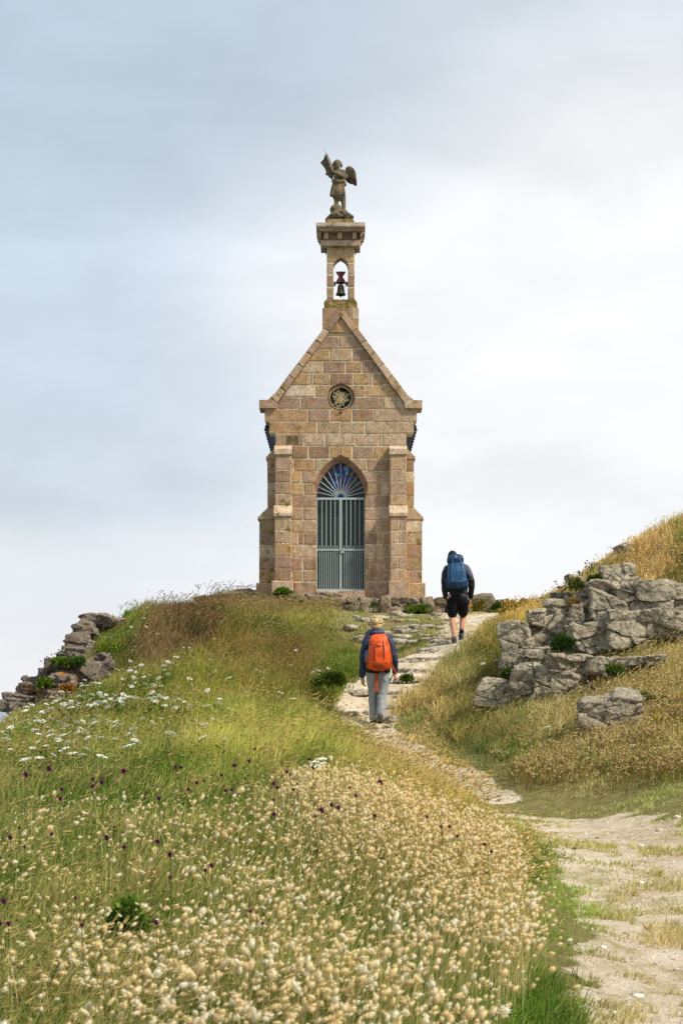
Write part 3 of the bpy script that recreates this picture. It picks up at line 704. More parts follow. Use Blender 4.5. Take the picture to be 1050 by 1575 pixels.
# arch moulding: chamfer from the wall face in to the gate
am = MB(); N = 26
for s_ in (-1, 1):
    zs = [SPR+(APX-SPR)*(1-(1-k/N)**1.4) for k in range(N+1)]
    prev = None
    for i, z_ in enumerate(zs):
        t_ = i/N
        ri = archw(z_) if i < N else 0.; ro_z = SPR+(APX+.135-SPR)*(z_-SPR)/(APX-SPR); ro = archw(ro_z, HW+.11*min(1, (ro_z-SPR)/.3), APX+.14) if i < N else 0.
        c_ = lin((138, 108, 90)) if (i//4) % 2 else lin((148, 118, 100))
        rg = am.ring([(s_*(ro+.012), -.008, ro_z+.012), (s_*(ro*.55+ri*.45), .05, ro_z*.55+z_*.45), (s_*ri, .12, z_), (s_*ri, .36, z_), (s_*(ro+.03), .36, ro_z+.03)], c_)
        if prev:
            for k in range(4): am.f.append((prev[k], prev[k+1], rg[k+1], rg[k]))
        prev = rg
am.build('arch_moulding', M_TURRET, chapel)
# round window: recessed ring, drip hood, pierced vine tracery
ow = MB(); n = 40
def ringband(mb, r0, r1, y0, y1, zc, col, a0=0, a1=2*math.pi, n=40, xc=0.):
    prev = None
    for k in range(n+1):
        a = a0+(a1-a0)*k/n; c_, s_ = math.cos(a), math.sin(a)
        rg = mb.ring([(xc+r0*c_, y0, zc+r0*s_), (xc+r1*c_, y0, zc+r1*s_), (xc+r1*c_, y1, zc+r1*s_), (xc+r0*c_, y1, zc+r0*s_)], col)
        if prev:
            for q_ in range(4): mb.f.append((prev[q_], prev[(q_+1) % 4], rg[(q_+1) % 4], rg[q_]))
        else: mb.f.append(tuple(rg))
        prev = rg
    mb.f.append(tuple(reversed(prev)))
ringband(ow, .275, CIRR+.01, .06, .3, CIRZ, lin((150, 120, 96)))
ow_o = ow.build('round_window', M_TURRET, chapel)
tr = MB(); tc = lin((196, 178, 132))
ringband(tr, .262, .278, .04, .09, CIRZ, tc)
rg_ = random.Random(5)
for k in range(46):
    a = rg_.uniform(0, 6.28); r0 = rg_.uniform(.0, .2); p = Vector((r0*math.cos(a), 0, r0*math.sin(a))); d = rg_.uniform(0, 6.28); cur = rg_.uniform(-9, 9); pts = []
    for q_ in range(12):
        pts.append((p.x, .065+rg_.uniform(-.01, .01), CIRZ+p.z)); d += cur*.03*3; p = p+Vector((math.cos(d), 0, math.sin(d)))*.022
        if p.length > .265: p = p.normalized()*.26
    tr.tube(pts, [.0095-.0005*q_ for q_ in range(12)], tc, 6)
tr.build('tracery', plain('pale_tracery', (190, 172, 128), .7, var=.3, sc=40), ow_o)
bk = MB(); ringband(bk, .0, .3, .27, .32, CIRZ, (0.012, .012, .012)); bk.build('glass', plain('dark_glass', (22, 24, 24), .15, .5, bump=0), ow_o)
dr = MB(); dr.lathe([(.0, -.02), (.03, -.015), (.03, .01), (.0, .02)], (0, -.02, Z_(634)), lin((30, 26, 22)), 10); dr.build('drain_hole', plain('drain_dark', (30, 26, 22)), chapel)
# gate
M_GATE = plain('painted_grey_iron', (168, 179, 174), .45, .4, .1, .06, 30, .1)
gt = MB(); gc = lin((168, 176, 170)); GYY = .16
def bar(x0, z0, x1, z1, w_=.013, y=GYY): gt.tube([(x0, y, z0), (x1, y, z1)], w_/1.0, gc, 6)
def rail(x0, x1, z0, z1, y0=GYY-.02, y1=GYY+.02): gt.box(x0, x1, y0, y1, z0, z1, gc, .003)
rail(-HW+.005, HW-.005, SPR-.03, SPR+.025); rail(-HW+.01, -.03, .06, .11, GYY-.018, GYY+.018); rail(.03, HW-.01, .06, .11, GYY-.018, GYY+.018)
rail(-HW+.01, -.03, Z_(846), Z_(844)+.01, GYY-.018, GYY+.018); rail(.03, HW-.01, Z_(846), Z_(844)+.01, GYY-.018, GYY+.018)
for s_ in (-1, 1):
    gt.box(*sorted((s_*.004, s_*.033)), GYY-.025, GYY+.025, .055, SPR-.032, gc, .003); gt.box(*sorted((s_*(HW-.022), s_*(HW-.002))), GYY-.022, GYY+.022, .055, SPR-.032, gc, .003)
    for k in range(1, 5): bar(s_*(.033+k*.107), .10, s_*(.033+k*.107), SPR-.03, .010)
    for k in range(0, 5): bar(s_*(.033+.0535+k*.107), .10, s_*(.033+.0535+k*.107), Z_(838), .009)
gt.build('gate', M_GATE, chapel)
gate = chapel.children[-1]
fn = gt = MB()
ringband(fn, .120, .136, GYY-.012, GYY+.012, SPR+.025, gc, 0, math.pi, 20)
ringband(fn, .085, .097, GYY-.01, GYY+.01, SPR+.025, gc, 0, math.pi, 20)
for k in range(1, 14):
    a = math.pi*k/14; r_ = .136
    while r_ < 1.2:
        x, z_ = r_*math.cos(a), SPR+.025+r_*math.sin(a)
        if abs(x) > archw(z_)-.004 or z_ > APX-.01: break
        r_ += .01
    bar(.136*math.cos(a), SPR+.025+.136*math.sin(a), r_*math.cos(a), SPR+.025+r_*math.sin(a), .0085)
fn.build('fan_grille', M_GATE, chapel)
lk = MB(); lk.box(.0, .075, GYY-.05, GYY-.02, Z_(850), Z_(844), gc, .004); lk.tube([(.03, GYY-.03, Z_(843)), (.05, GYY-.07, Z_(843)), (.09, GYY-.07, Z_(843))], .008, gc, 6)
lk.build('lock', M_GATE, gate)
# glazed door behind the gate and the stained glass above it
gd = MB(); gd.box(-HW-.02, HW+.02, .30, .33, .0, SPR+.02, lin((60, 70, 66)), .002); gd.box(-.02, .02, .285, .30, .02, SPR, lin((70, 78, 74)), .003)
tg = NT('grey_green_glass'); vv = tg.obj()
M_DGL = tg.principled(tg.mix(t.nodes and .0, lin((64, 74, 70)), lin((56, 66, 62))), .14, None, spec=.16)
gd.build('glazed_door', M_DGL, chapel)
sg = MB(); zs = [SPR+.02+(APX+.05-SPR-.02)*k/20 for k in range(21)]
sg.prism([(archw(q_)+.03, q_) for q_ in zs]+[(-archw(q_)-.03, q_) for q_ in reversed(zs)], .30, .32, (.1, .1, .3), .001)
tg = NT('stained_glass'); vv = tg.obj(); vo = tg.n('ShaderNodeTexVoronoi'); vo.inputs['Scale'].default_value = 13; tg.l(vv, vo.inputs[0])
sc_ = tg.n('ShaderNodeSeparateColor'); tg.l(vo.outputs['Color'], sc_.inputs[0])
gcol_ = tg.ramp(sc_.outputs[0], [(0, (.003, .006, .05)), (.35, (.01, .05, .42)), (.6, (.02, .16, .55)), (.75, (.10, .35, .6)), (.88, (.25, .06, .03)), (1, (.5, .42, .15))], 'CONSTANT')
ed = tg.n('ShaderNodeTexVoronoi', feature='DISTANCE_TO_EDGE'); ed.inputs['Scale'].default_value = 13; tg.l(vv, ed.inputs[0])
gcol_ = tg.mix(tg.ramp(ed.outputs[0], [(.02, 0.), (.05, 1.)]), (.01, .01, .01), gcol_)
sx_ = tg.n('ShaderNodeSeparateXYZ'); tg.l(vv, sx_.inputs[0])
side = tg.ramp(tg.math('ADD', tg.math('ABSOLUTE', sx_.outputs[0]), tg.math('MULTIPLY', tg.noise(vv, 9), .12)), [(.24, 0.), (.33, 1.)])
gcol_ = tg.mix(side, gcol_, lin((40, 45, 44)))
M_SG = tg.principled(gcol_, .2, spec=.4)
sg.build('stained_glass', M_SG, chapel)

# ------------------------------------------------------------------ bell
bell = empty('bell', CH+np.array([0, .165, Z_(452)])); tag(bell, 'dark bronze bell with a reddish wooden yoke hanging in the belfry opening', 'bell')
BZ = (452-0)
bz = lambda py: (452-py)/KX
bb = MB(); bb.lathe([(.0, bz(434.2)), (.035, bz(434.3)), (.066, bz(435.6)), (.076, bz(438)), (.08, bz(442)), (.09, bz(446.3)), (.118, bz(449.6)), (.128, bz(450.5)), (.112, bz(450.9)), (.0, bz(446))], (0, 0, 0), lin((58, 62, 44)), 24)
bb.build('bell_body', plain('bronze', (62, 64, 46), .5, .5, .6), bell, True)
yk = MB(); yc = lin((128, 66, 60))
yk.prism([(-.118, bz(431.8)), (.118, bz(431.8)), (.1, bz(428.5)), (.058, bz(425)), (.055, bz(421)), (.1, bz(417.4)), (.118, bz(415)), (.05, bz(415.6)), (.03, bz(414.6)), (0, bz(415.4)), (-.03, bz(414.6)), (-.05, bz(415.6)), (-.118, bz(415)), (-.1, bz(417.4)), (-.055, bz(421)), (-.058, bz(425)), (-.1, bz(428.5))], -.05, .05, yc, .006)
yk.build('yoke', plain('red_wood', (104, 54, 52), .8), bell)
hd = MB(); hd.tube([(-.17, 0, bz(433)), (.17, 0, bz(433))], .014, lin((40, 40, 38)), 8)
for s_ in (-1, 1): hd.box(*sorted((s_*.125, s_*.172)), -.05, .05, bz(436.5), bz(430.8), lin((38, 38, 36)), .005)
for x in (-.03, .0, .03): hd.tube([(x, 0, bz(432)), (x, 0, bz(435))], .008, lin((70, 70, 66)), 6)
hd.build('bearing', plain('dark_iron', (42, 42, 40), .6, .4, .5), bell)
cl = MB(); cl.tube([(0, 0, bz(446)), (0, 0, bz(454)), ], .01, lin((40, 40, 36)), 6); cl.lathe([(0, bz(455.3)), (.018, bz(454.5)), (.018, bz(453)), (0, bz(452))], (0, 0, 0), lin((40, 40, 36)), 8)
cl.build('clapper', plain('clapper_iron', (42, 42, 40)), bell)
rp = MB(); rp.tube([(.1, -.02, bz(434)), (.09, -.03, bz(444)), (.11, -.03, bz(447)), (.06, -.04, bz(456)), (.045, -.04, bz(460.2))], .006, lin((120, 116, 104)), 5)
rp.build('bell_rope', plain('rope', (130, 124, 108)), bell)

# ------------------------------------------------------------------ organic bodies: lofted limbs fused by a voxel remesh
def limb(bm, pts, n=14, sq=1., cap=.8):
    """pts: (x, y, z, rx[, ry]) chain; rx across, ry front to back for near-vertical chains"""
    P_ = [Vector(p[:3]) for p in pts]; rings = []
    for i, p in enumerate(pts):
        d = (P_[min(i+1, len(P_)-1)]-P_[max(i-1, 0)]).normalized(); ry = p[4] if len(p) > 4 else p[3]
        a = Vector((1, 0, 0)); a = (a-d*a.dot(d))
        if a.length < .3: a = Vector((0, 1, 0)); a = a-d*a.dot(d)
        a.normalize(); b = d.cross(a)
        for e, k in (((-cap, .35), (-cap*.62, .75)) if i == 0 else ()) : rings.append((P_[0]+d*e*min(p[3], ry), a, b, p[3]*k, ry*k))
        rings.append((P_[i], a, b, p[3], ry))
        for e, k in (((cap*.62, .75), (cap, .35)) if i == len(pts)-1 else ()) : rings.append((P_[i]+d*e*min(p[3], ry), a, b, p[3]*k, ry*k))
    prev = None
    for (c_, a, b, rx, ry) in rings:
        pw = lambda v: math.copysign(abs(v)**sq, v)
        rg = [bm.verts.new(c_+a*pw(math.cos(q_))*rx+b*pw(math.sin(q_))*ry) for q_ in [2*math.pi*k/n for k in range(n)]]
        if prev:
            for k in range(n): bm.faces.new((prev[k], prev[(k+1) % n], rg[(k+1) % n], rg[k]))
        else: bm.faces.new(list(reversed(rg)))
        prev = rg
    bm.faces.new(prev)
def blob(bm, c_, r, rot=None):
    m = Matrix.Translation(c_) @ (rot.to_matrix().to_4x4() if rot else Matrix.Identity(4)) @ Matrix.Diagonal((*r, 1))
    bmesh.ops.create_icosphere(bm, subdivisions=3, radius=1, matrix=m)
def rbox(bm, c_, s, bev, rot=None, seg=3):
    r = bmesh.ops.create_cube(bm, size=1, matrix=Matrix.Translation(c_) @ (rot.to_matrix().to_4x4() if rot else Matrix.Identity(4)) @ Matrix.Diagonal((*s, 1)))
    es = list({e for v in r['verts'] for e in v.link_edges}); bmesh.ops.bevel(bm, geom=es, offset=bev, segments=seg, profile=.5, affect='EDGES')
def organic(name, fn, mat, parent, vox=.01, smooth=4, wr=0., wf=12., seed=0, col=None):
    bm = bmesh.new(); fn(bm)
    bmesh.ops.recalc_face_normals(bm, faces=bm.faces)
    me = evalmesh(bm, name, [('REMESH', dict(mode='VOXEL', voxel_size=vox, use_smooth_shade=True)), ('SMOOTH', dict(factor=.5, iterations=smooth))])
    if wr:
        n = len(me.vertices); co = np.empty(n*3, np.float32); me.vertices.foreach_get('co', co); co = co.reshape(-1, 3)
        no = np.empty(n*3, np.float32); me.vertices.foreach_get('normal', no); no = no.reshape(-1, 3)
        k = 1-np.abs(fbm(co*wf*np.array([1, 1, .6])+seed, 3, seed)); co = co+no*((k-.7)*wr)[:, None]
        me.vertices.foreach_set('co', co.ravel()); me.update()
    if col is not None: setcol(me, np.tile(col, (len(me.vertices), 1)))
    me.polygons.foreach_set('use_smooth', np.ones(len(me.polygons), bool))
    return link(bpy.data.objects.new(name, me), parent, [mat])
def face(bm, c_, s, f):          # head of half-height s*.12 facing direction f (+1 away, -1 to the camera)
    blob(bm, c_, (.078*s, .095*s, .118*s)); blob(bm, c_+Vector((0, f*.035*s, -.07*s)), (.05*s, .055*s, .05*s))
    limb(bm, [(c_.x, c_.y+f*.085*s, c_.z+.012*s, .008*s), (c_.x, c_.y+f*.112*s, c_.z-.022*s, .013*s)], 8)
    for s_ in (-1, 1):
        blob(bm, c_+Vector((s_*.078*s, 0, -.01*s)), (.012*s, .022*s, .032*s)); blob(bm, c_+Vector((s_*.028*s, f*.088*s, .022*s)), (.02*s, .012*s, .009*s))
    blob(bm, c_+Vector((0, f*.092*s, -.055*s)), (.024*s, .012*s, .010*s)); blob(bm, c_+Vector((0, f*.075*s, -.098*s)), (.025*s, .02*s, .018*s))
def hand(bm, w_, d, side, curl=.6, palm=Vector((0, 1, 0))):
    """w_: wrist, d: direction of the palm, side: direction the thumb leaves to"""
    d = d.normalized(); s_ = (side-d*side.dot(d)).normalized(); n_v = d.cross(s_)
    blob(bm, w_+d*.045, (.02, .02, .02)); limb(bm, [(*(w_), .024), (*(w_+d*.05), .030), (*(w_+d*.085), .03)], 10)
    for k, (o, l_) in enumerate(((.030, .072), (.010, .08), (-.010, .075), (-.030, .06))):
        p0 = w_+d*.085+s_*o; c1 = p0+(d*math.cos(curl*.5)+n_v*math.sin(curl*.5))*l_*.5; c2 = c1+(d*math.cos(curl*1.5)+n_v*math.sin(curl*1.5))*l_*.5
        limb(bm, [(*p0, .0105), (*c1, .0095), (*c2, .0075)], 8)
    p0 = w_+d*.03+s_*.028; p1 = p0+(d*.6+s_*.7)*.04; limb(bm, [(*p0, .013), (*p1, .011), (*(p1+(d*.9+n_v*.3)*.03), .009)], 8)
V3 = Vector

# ------------------------------------------------------------------ statue
ST = CH+np.array([X_(523), .165, Z_(349)+.003]); KS = 6.176*KX
sx = lambda v: (440+v/6.176-523)/KX
sz = lambda v: (348.7-(220+v/6.176))/KX
statue = empty('angel_statue', ST); tag(statue, 'weathered stone winged angel raising a lance over a fallen figure, on top of the belfry', 'statue')
pb = MB(); pb.prism([(sx(378), 0), (sx(648), 0), (sx(646), sz(750)), (sx(628), sz(735)), (sx(395), sz(735)), (sx(380), sz(748))], -.3, .3, lin((150, 134, 92)), .03)
pb.build('pedestal', M_STATUE, statue)
SC = lin((98, 95, 80))
def st_fn(bm):
    q = lambda u, v, r, y=0., ry=None: (sx(u), y, sz(v), r*.83/KS, (ry or r)*.85/KS)
    # legs
    limb(bm, [q(482, 470, 36), q(476, 540, 26), q(470, 590, 24), q(478, 640, 20, -.03)]); limb(bm, [q(535, 470, 36, .02), q(545, 545, 27, .04), q(548, 600, 22, .03), q(556, 632, 20, -.02)])
    limb(bm, [q(470, 640, 18, -.02), q(462, 650, 20, -.12)]); limb(bm, [q(552, 632, 18, -.02), q(570, 645, 18, -.1)])
    # tunic skirt, torso
    limb(bm, [q(492, 478, 72), q(494, 440, 74), q(496, 390, 68), q(494, 345, 55), q(496, 300, 56), q(496, 260, 56, 0, 40), q(490, 232, 40, 0, 34)])
    for u in (435, 458, 482, 505, 528, 552): limb(bm, [q(u, 485+random.uniform(-6, 6), 15, -.10), q(494+(u-494)*.75, 380, 13, -.10)])
    limb(bm, [q(425, 480, 16, -.02), q(440, 400, 18), q(450, 360, 16)])
    limb(bm, [q(445, 352, 22, -.1), q(495, 362, 24, -.13), q(550, 350, 22, -.1)])     # girdle
    blob(bm, V3((sx(558), -.02, sz(370))), (16/KS, 16/KS, 22/KS))
    # neck, head
    limb(bm, [q(488, 240, 24), q(486, 210, 21)]); face(bm, V3((sx(485), -.03, sz(182))), .92, -1)
    # right arm raised to the left of the picture, left arm across the waist
    limb(bm, [q(452, 245, 30), q(425, 205, 27, -.03), q(405, 160, 23, -.04), q(388, 115, 20, -.03), q(382, 95, 19, -.03)])
    limb(bm, [q(535, 250, 32), q(556, 300, 28, -.03), q(540, 320, 25, -.12)]); limb(bm, [q(545, 318, 26, -.12), q(500, 298, 22, -.18), q(455, 280, 17, -.2), q(435, 270, 15, -.2)])
    blob(bm, V3((sx(552), -.1, sz(305))), (32/KS, .07, 30/KS))
organic('figure', st_fn, M_STATUE, statue, .012, 3, .012, 22, 3, SC)
def hr(bm):
    blob(bm, V3((sx(486), .0, sz(165))), (36/KS, .1, 32/KS))
    for k in range(9):
        a = R(-20+k*27); limb(bm, [(sx(486)+.09*math.cos(a), .02, sz(170)+.06*math.sin(a), .03), (sx(486)+.105*math.cos(a), .01, sz(195)+.05*math.sin(a), .025)], 8)
organic('hair', hr, M_STATUE, statue, .011, 2, .01, 40, 5, SC*.9)
def sheet(pts, y0, y1, ribs, col, name):
    b = MB(); b.prism([(sx(a), sz(c)) for a, c in pts], y0, y1, col, .02)
    for (a, c), (d_, e_) in ribs: b.tube([(sx(a), y0+.004, sz(c)), ((sx(a)+sx(d_))/2+.01, y0-.012, (sz(c)+sz(e_))/2), (sx(d_), y0+.004, sz(e_))], [.012, .016, .008], col, 6)
    b.build(name, M_STATUE, statue, True)
sheet([(380,82),(395,95),(415,130),(430,175),(445,215),(452,245),(440,322),(425,305),(402,290),(395,276),(372,270),(382,250),(365,205),(325,155),(355,125),(362,95)], .0, .07, [((378,100),(345,150)),((392,120),(372,190)),((405,150),(388,240)),((420,190),(404,280)),((432,230),(428,300))], SC, 'raised_wing')
sheet([(556,240),(566,198),(590,180),(620,186),(648,214),(662,250),(668,300),(673,358),(662,371),(640,356),(600,344),(576,330),(558,300)], .06, .12, [((575,215),(590,335)),((595,200),(622,345)),((615,205),(645,352)),((635,225),(662,360))], lin((62, 60, 50)), 'spread_wing')
def dem(bm):
    q = lambda u, v, r, y=-.05: (sx(u), y, sz(v), r/KS)
    blob(bm, V3((sx(474), .0, sz(612))), (58/KS, .14, 54/KS))
    limb(bm, [q(400, 705, 22), q(440, 680, 30, -.1), q(490, 675, 36, -.14), q(520, 690, 26, -.12)]); limb(bm, [q(545, 668, 26, -.1), q(580, 680, 34, -.14), q(570, 712, 24, -.1)])
    limb(bm, [q(600, 668, 26, .05), q(628, 680, 18, .0)]); limb(bm, [q(395, 700, 30, .08), q(430, 665, 30, .1), q(600, 670, 28, .1), q(620, 705, 20, .05)])
    limb(bm, [q(400, 725, 30, .0), q(500, 728, 34, .0), q(610, 725, 30, .0)]); blob(bm, V3((sx(510), -.02, sz(645))), (80/KS, .16, 26/KS))
organic('fallen_figure', dem, M_STATUE, statue, .012, 2, .02, 16, 13, SC)
ln = MB(); ln.tube([(sx(362), -.08, sz(42)), (sx(382), -.09, sz(95)), (sx(442), -.2, sz(262))], [.005, .011, .011], lin((150, 146, 136)), 6)
ln.build('lance', plain('lance_metal', (150, 148, 140), .5), statue)

# ------------------------------------------------------------------ terrace wall of rough stones
tw = empty('terrace_wall', P(650, 940, 34.7)); tag(tw, 'low rough dry stone retaining wall running right from the chapel foot behind the walkers', 'wall')
V_all, F_all, nb = [], [], 0; px = 505
while px < 835:
    w_ = random.uniform(14, 34); top = 921 if px < 655 else (918 if px < 675 else 922+random.uniform(-2, 3)); 
    rows = [(top+random.uniform(-2, 2), 931), (929, 948)] if random.random() < .6 else [(top+random.uniform(-2, 2), 948)]
    for (a, b) in rows:
        Yw = 34.5; c = P(px+w_/2, (a+b)/2, Yw)
        V_, F_ = rock_mesh(w_/FPX*Yw*1.12, .5, (b-a)/FPX*Yw*1.15, int(px*7+a), 4, .3, .8, .95)
        V_all.append(V_+c+np.array([0, -.28 if px < 655 else .1, 0])-np.array(tw.location)); F_all.append(F_+nb); nb += len(V_)
    px += w_*.93
link(bpy.data.objects.new('wall_stones', mesh_np('wall_stones', np.vstack(V_all), F=np.vstack(F_all), smooth=True)), tw, [M_ROCK_T])

# ------------------------------------------------------------------ people
M_SKIN = plain('skin', (205, 150, 122), .55, .3, 0, .06, 15, .05)
def pack_part(name, fn, mat, parent, vox=.009, sm=2, wr=.008, seed=1, wf=9): return organic(name, fn, mat, parent, vox, sm, wr, wf, seed)
# woman
WY = 22.0; wx = (581-CX)/FPX*WY; WZ = CZ+(HY-1117)/FPX*WY
woman = empty('person', (wx, WY, WZ)); tag(woman, 'walker with blonde tied hair, navy jacket and grey trousers climbing the path', 'person')
def wl(bm):
    face(bm, V3((-.03, .07, 1.565)), .95, 1); limb(bm, [(-.025, .04, 1.36, .055), (-.03, .06, 1.50, .05)])
    limb(bm, [(0, .0, .90, .15, .10), (0, .0, 1.05, .125, .09), (0, .03, 1.25, .15, .10), (0, .03, 1.36, .13, .08)])
    limb(bm, [(-.15, .03, 1.37, .05), (-.215, .02, 1.08, .042), (-.232, .07, .80, .03), (-.232, .08, .76, .024)])
    limb(bm, [(.15, .03, 1.37, .05), (.235, .0, 1.09, .042), (.262, .12, .86, .03), (.262, .14, .82, .024)])
    hand(bm, V3((-.232, .08, .755)), V3((.0, .12, -1)), V3((.4, 1, 0)), .7); hand(bm, V3((.262, .14, .815)), V3((.05, .3, -1)), V3((-1, .3, 0)), 1.2)
    limb(bm, [(-.08, 0, .88, .085), (-.075, .10, .47, .052), (-.065, .05, .14, .038)]); limb(bm, [(.085, 0, .88, .085), (.06, .0, .46, .052), (.03, -.12, .14, .038)])
organic('body', wl, M_SKIN, woman, .009, 3)
M_NAVY = plain('navy_shell_jacket', (44, 54, 76), .6, .3, 0, .15, 12, .2)
def wj(bm):
    limb(bm, [(0, .0, .84, .165, .115), (0, .0, .95, .16, .11), (0, .01, 1.10, .15, .10), (0, .03, 1.27, .175, .115), (0, .03, 1.38, .14, .09), (-.02, .04, 1.43, .085, .075)])
    limb(bm, [(-.13, .03, 1.36, .075), (-.185, .02, 1.28, .07), (-.215, .01, 1.08, .058), (-.228, .05, .92, .052), (-.236, .08, .775, .043)])
    limb(bm, [(.13, .03, 1.36, .075), (.195, .02, 1.27, .07), (.24, .0, 1.08, .058), (.255, .07, .95, .052), (.266, .13, .84, .043)])
organic('jacket', wj, M_NAVY, woman, .009, 2, .034, 9, 2)
def wh(bm):
    for k in range(11):
        a = R(k*36); limb(bm, [(-.02+.085*math.cos(a), .03+.07*math.sin(a), 1.435, .042), (-.02+.075*math.cos(a), .03+.06*math.sin(a), 1.475, .03)], 8)
organic('hood', wh, plain('blue_hood', (52, 72, 100), .6), woman, .009, 2, .012, 14, 6)
def whair(bm):
    blob(bm, V3((-.03, .05, 1.585)), (.095, .105, .105)); blob(bm, V3((-.045, -.055, 1.60)), (.062, .05, .058)); blob(bm, V3((-.02, -.02, 1.53)), (.07, .06, .05))
    rg = random.Random(3)
    for k in range(34):
        a, e = rg.uniform(0, 6.28), rg.uniform(-.5, 1.3); d = V3((math.cos(a)*math.cos(e), math.sin(a)*math.cos(e)*.9, math.sin(e))); c_ = V3((-.03, .03, 1.585))
        p = c_+d*.098; q_ = V3((-d.y, d.x, rg.uniform(-.6, .6)))*.04; limb(bm, [(*p, .018), (*(p+q_+d*.006), .016), (*(p+q_*1.6-d*.004), .010)], 6)
t_ = NT('blonde_hair'); vv = t_.obj(); nn = t_.noise(vv, 45, 4, .7, 1.)
M_BLONDE = t_.principled(t_.ramp(nn, [(.35, lin((126, 96, 58))), (.5, lin((190, 162, 114))), (.65, lin((224, 204, 164)))]), .6, nn, .6, .01)
organic('hair', whair, M_BLONDE, woman, .007, 1, .01, 35, 8)
tie = MB(); tie.lathe([(.034, -.012), (.042, 0), (.034, .012)], (0, 0, 0), lin((30, 28, 26)), 14); o = tie.build('hair_tie', plain('hair_tie_black', (30, 28, 26)), woman); o.location = (-.035, -.02, 1.575); o.rotation_euler.x = R(70)
M_GTRO = plain('grey_trousers', (146, 148, 148), .8, .2, 0, .1, 14, .2)
def wt(bm):
    limb(bm, [(0, .0, .80, .155, .115), (0, .0, .88, .15, .11), (0, .0, .95, .14, .10)])
    limb(bm, [(-.082, .0, .86, .098, .105), (-.082, .05, .66, .085, .09), (-.076, .10, .47, .07, .075), (-.07, .09, .30, .066, .07), (-.066, .06, .12, .064, .068)])
    limb(bm, [(.085, .0, .86, .10, .105), (.082, .01, .66, .088, .09), (.064, .0, .47, .074, .078), (.05, -.07, .30, .068, .072), (.034, -.13, .13, .068, .07)])
organic('trousers', wt, M_GTRO, woman, .009, 2, .032, 8, 4)
M_BOOTG = plain('grey_brown_boot', (92, 84, 74), .8); M_SOLE = plain('black_sole', (22, 22, 22), .8)
def boot(parent, p, d, pitch, mat, sole, s=1., high=.10):
    e = empty('boot_group', (0, 0, 0)); bpy.data.objects.remove(e)
    f_ = V3((math.sin(d), math.cos(d), 0)); up = V3((0, 0, 1)); q_ = Matrix.Rotation(pitch, 4, V3((f_.y, -f_.x, 0))).to_3x3()
    tr_ = lambda a, b, c_=0: p+q_@(f_*a*s+up*b*s+V3((f_.y, -f_.x, 0))*c_*s)
    def fb(bm): limb(bm, [(*tr_(-.01, high+.03), .052*s), (*tr_(-.012, .07), .05*s), (*tr_(-.005, .045), .048*s)]); limb(bm, [(*tr_(-.03, .045), .042*s), (*tr_(.06, .05), .045*s), (*tr_(.14, .04), .042*s), (*tr_(.18, .035), .03*s)])
    ob = organic('boot', fb, mat, parent, .008, 2, .006, 20, 3)
    def fs(bm): 
        rot = (q_ @ Matrix.Rotation(-d, 3, 'Z')).to_quaternion(); rbox(bm, tr_(.07, .012), (.10*s, .30*s, .03*s), .012, rot)
    so_ = organic('sole', fs, sole, ob, .007, 2)
boot(woman, V3((-.055, .07, .055)), R(-4), R(-6), M_BOOTG, M_SOLE, .92)
boot(woman, V3((.03, -.15, .08)), R(3), R(38), M_BOOTG, M_SOLE, .92)
# woman's rucksack
ruck = empty('rucksack', (wx, WY, WZ)); tag(ruck, 'bright orange rucksack worn on the back of the woman', 'rucksack')
M_OR = plain('orange_ripstop', (226, 84, 22), .5, .35, 0, .1, 10, .25); M_ORD = plain('rust_orange_pocket', (172, 74, 26), .6, .3, 0, .12, 12, .25)
def rk(bm):
    limb(bm, [(.01, -.18, .90, .16, .10), (.01, -.20, .98, .165, .12), (.012, -.20, 1.15, .155, .125), (.01, -.18, 1.28, .14, .115), (.005, -.15, 1.355, .125, .09)], 20, .62, .45)
pack_part('pack_body', rk, M_OR, ruck, .009, 2, .036, 3, 8)
def rk2(bm):
    limb(bm, [(-.12, -.17, .90, .045, .07), (-.145, -.18, 1.0, .05, .085), (-.135, -.18, 1.09, .04, .08)]); limb(bm, [(.14, -.17, .90, .045, .07), (.165, -.18, 1.0, .05, .085), (.15, -.18, 1.10, .04, .08)])
    limb(bm, [(.01, -.25, .90, .12, .05), (.01, -.28, .96, .12, .05)])
pack_part('side_pocket', rk2, M_ORD, ruck, .009, 2, .016, 4, 14)
def rk3(bm): limb(bm, [(-.06, -.318, 1.0, .011), (-.06, -.328, 1.18, .011), (-.045, -.285, 1.30, .011)], 8); limb(bm, [(.08, -.318, 1.0, .011), (.08, -.328, 1.18, .011), (.065, -.285, 1.30, .011)], 8); limb(bm, [(-.13, -.26, 1.25, .011), (.01, -.315, 1.235, .011), (.14, -.26, 1.25, .011)], 8); limb(bm, [(-.06, -.16, 1.39, .009), (.0, -.13, 1.43, .009), (.06, -.16, 1.39, .009)], 8)
pack_part('webbing', rk3, plain('dark_orange_webbing', (96, 34, 16), .7), ruck, .0055, 1, 0)
def rk4(bm): limb(bm, [(-.16, -.05, .87, .03, .05), (-.09, -.16, .865, .035, .05), (.01, -.19, .86, .04, .055), (.11, -.16, .865, .035, .05), (.17, -.04, .87, .03, .05)], 12)
pack_part('hip_belt', rk4, plain('black_padding', (24, 22, 24), .8), ruck, .009, 2, .008)
lb = MB(); lb.prism([(-.045, -.155), (-.003, -.155), (.0, -.145), (-.043, -.145)], .885, .53, lin((178, 74, 34)), .003, 'z'); lb.build('hanging_strap', M_ORD, ruck)
lb = MB(); lb.prism([(.155, -.10), (.185, -.10), (.185, -.088), (.155, -.088)], 1.0, .87, lin((178, 74, 34)), .003, 'z')
lb.tube([(.17, -.09, 1.28), (.20, -.1, 1.05), (.21, -.08, .92), (.285, -.03, .80)], [.008, .012, .022, .008], lin((170, 60, 30)), 6); lb.build('waist_strap', M_ORD, ruck)
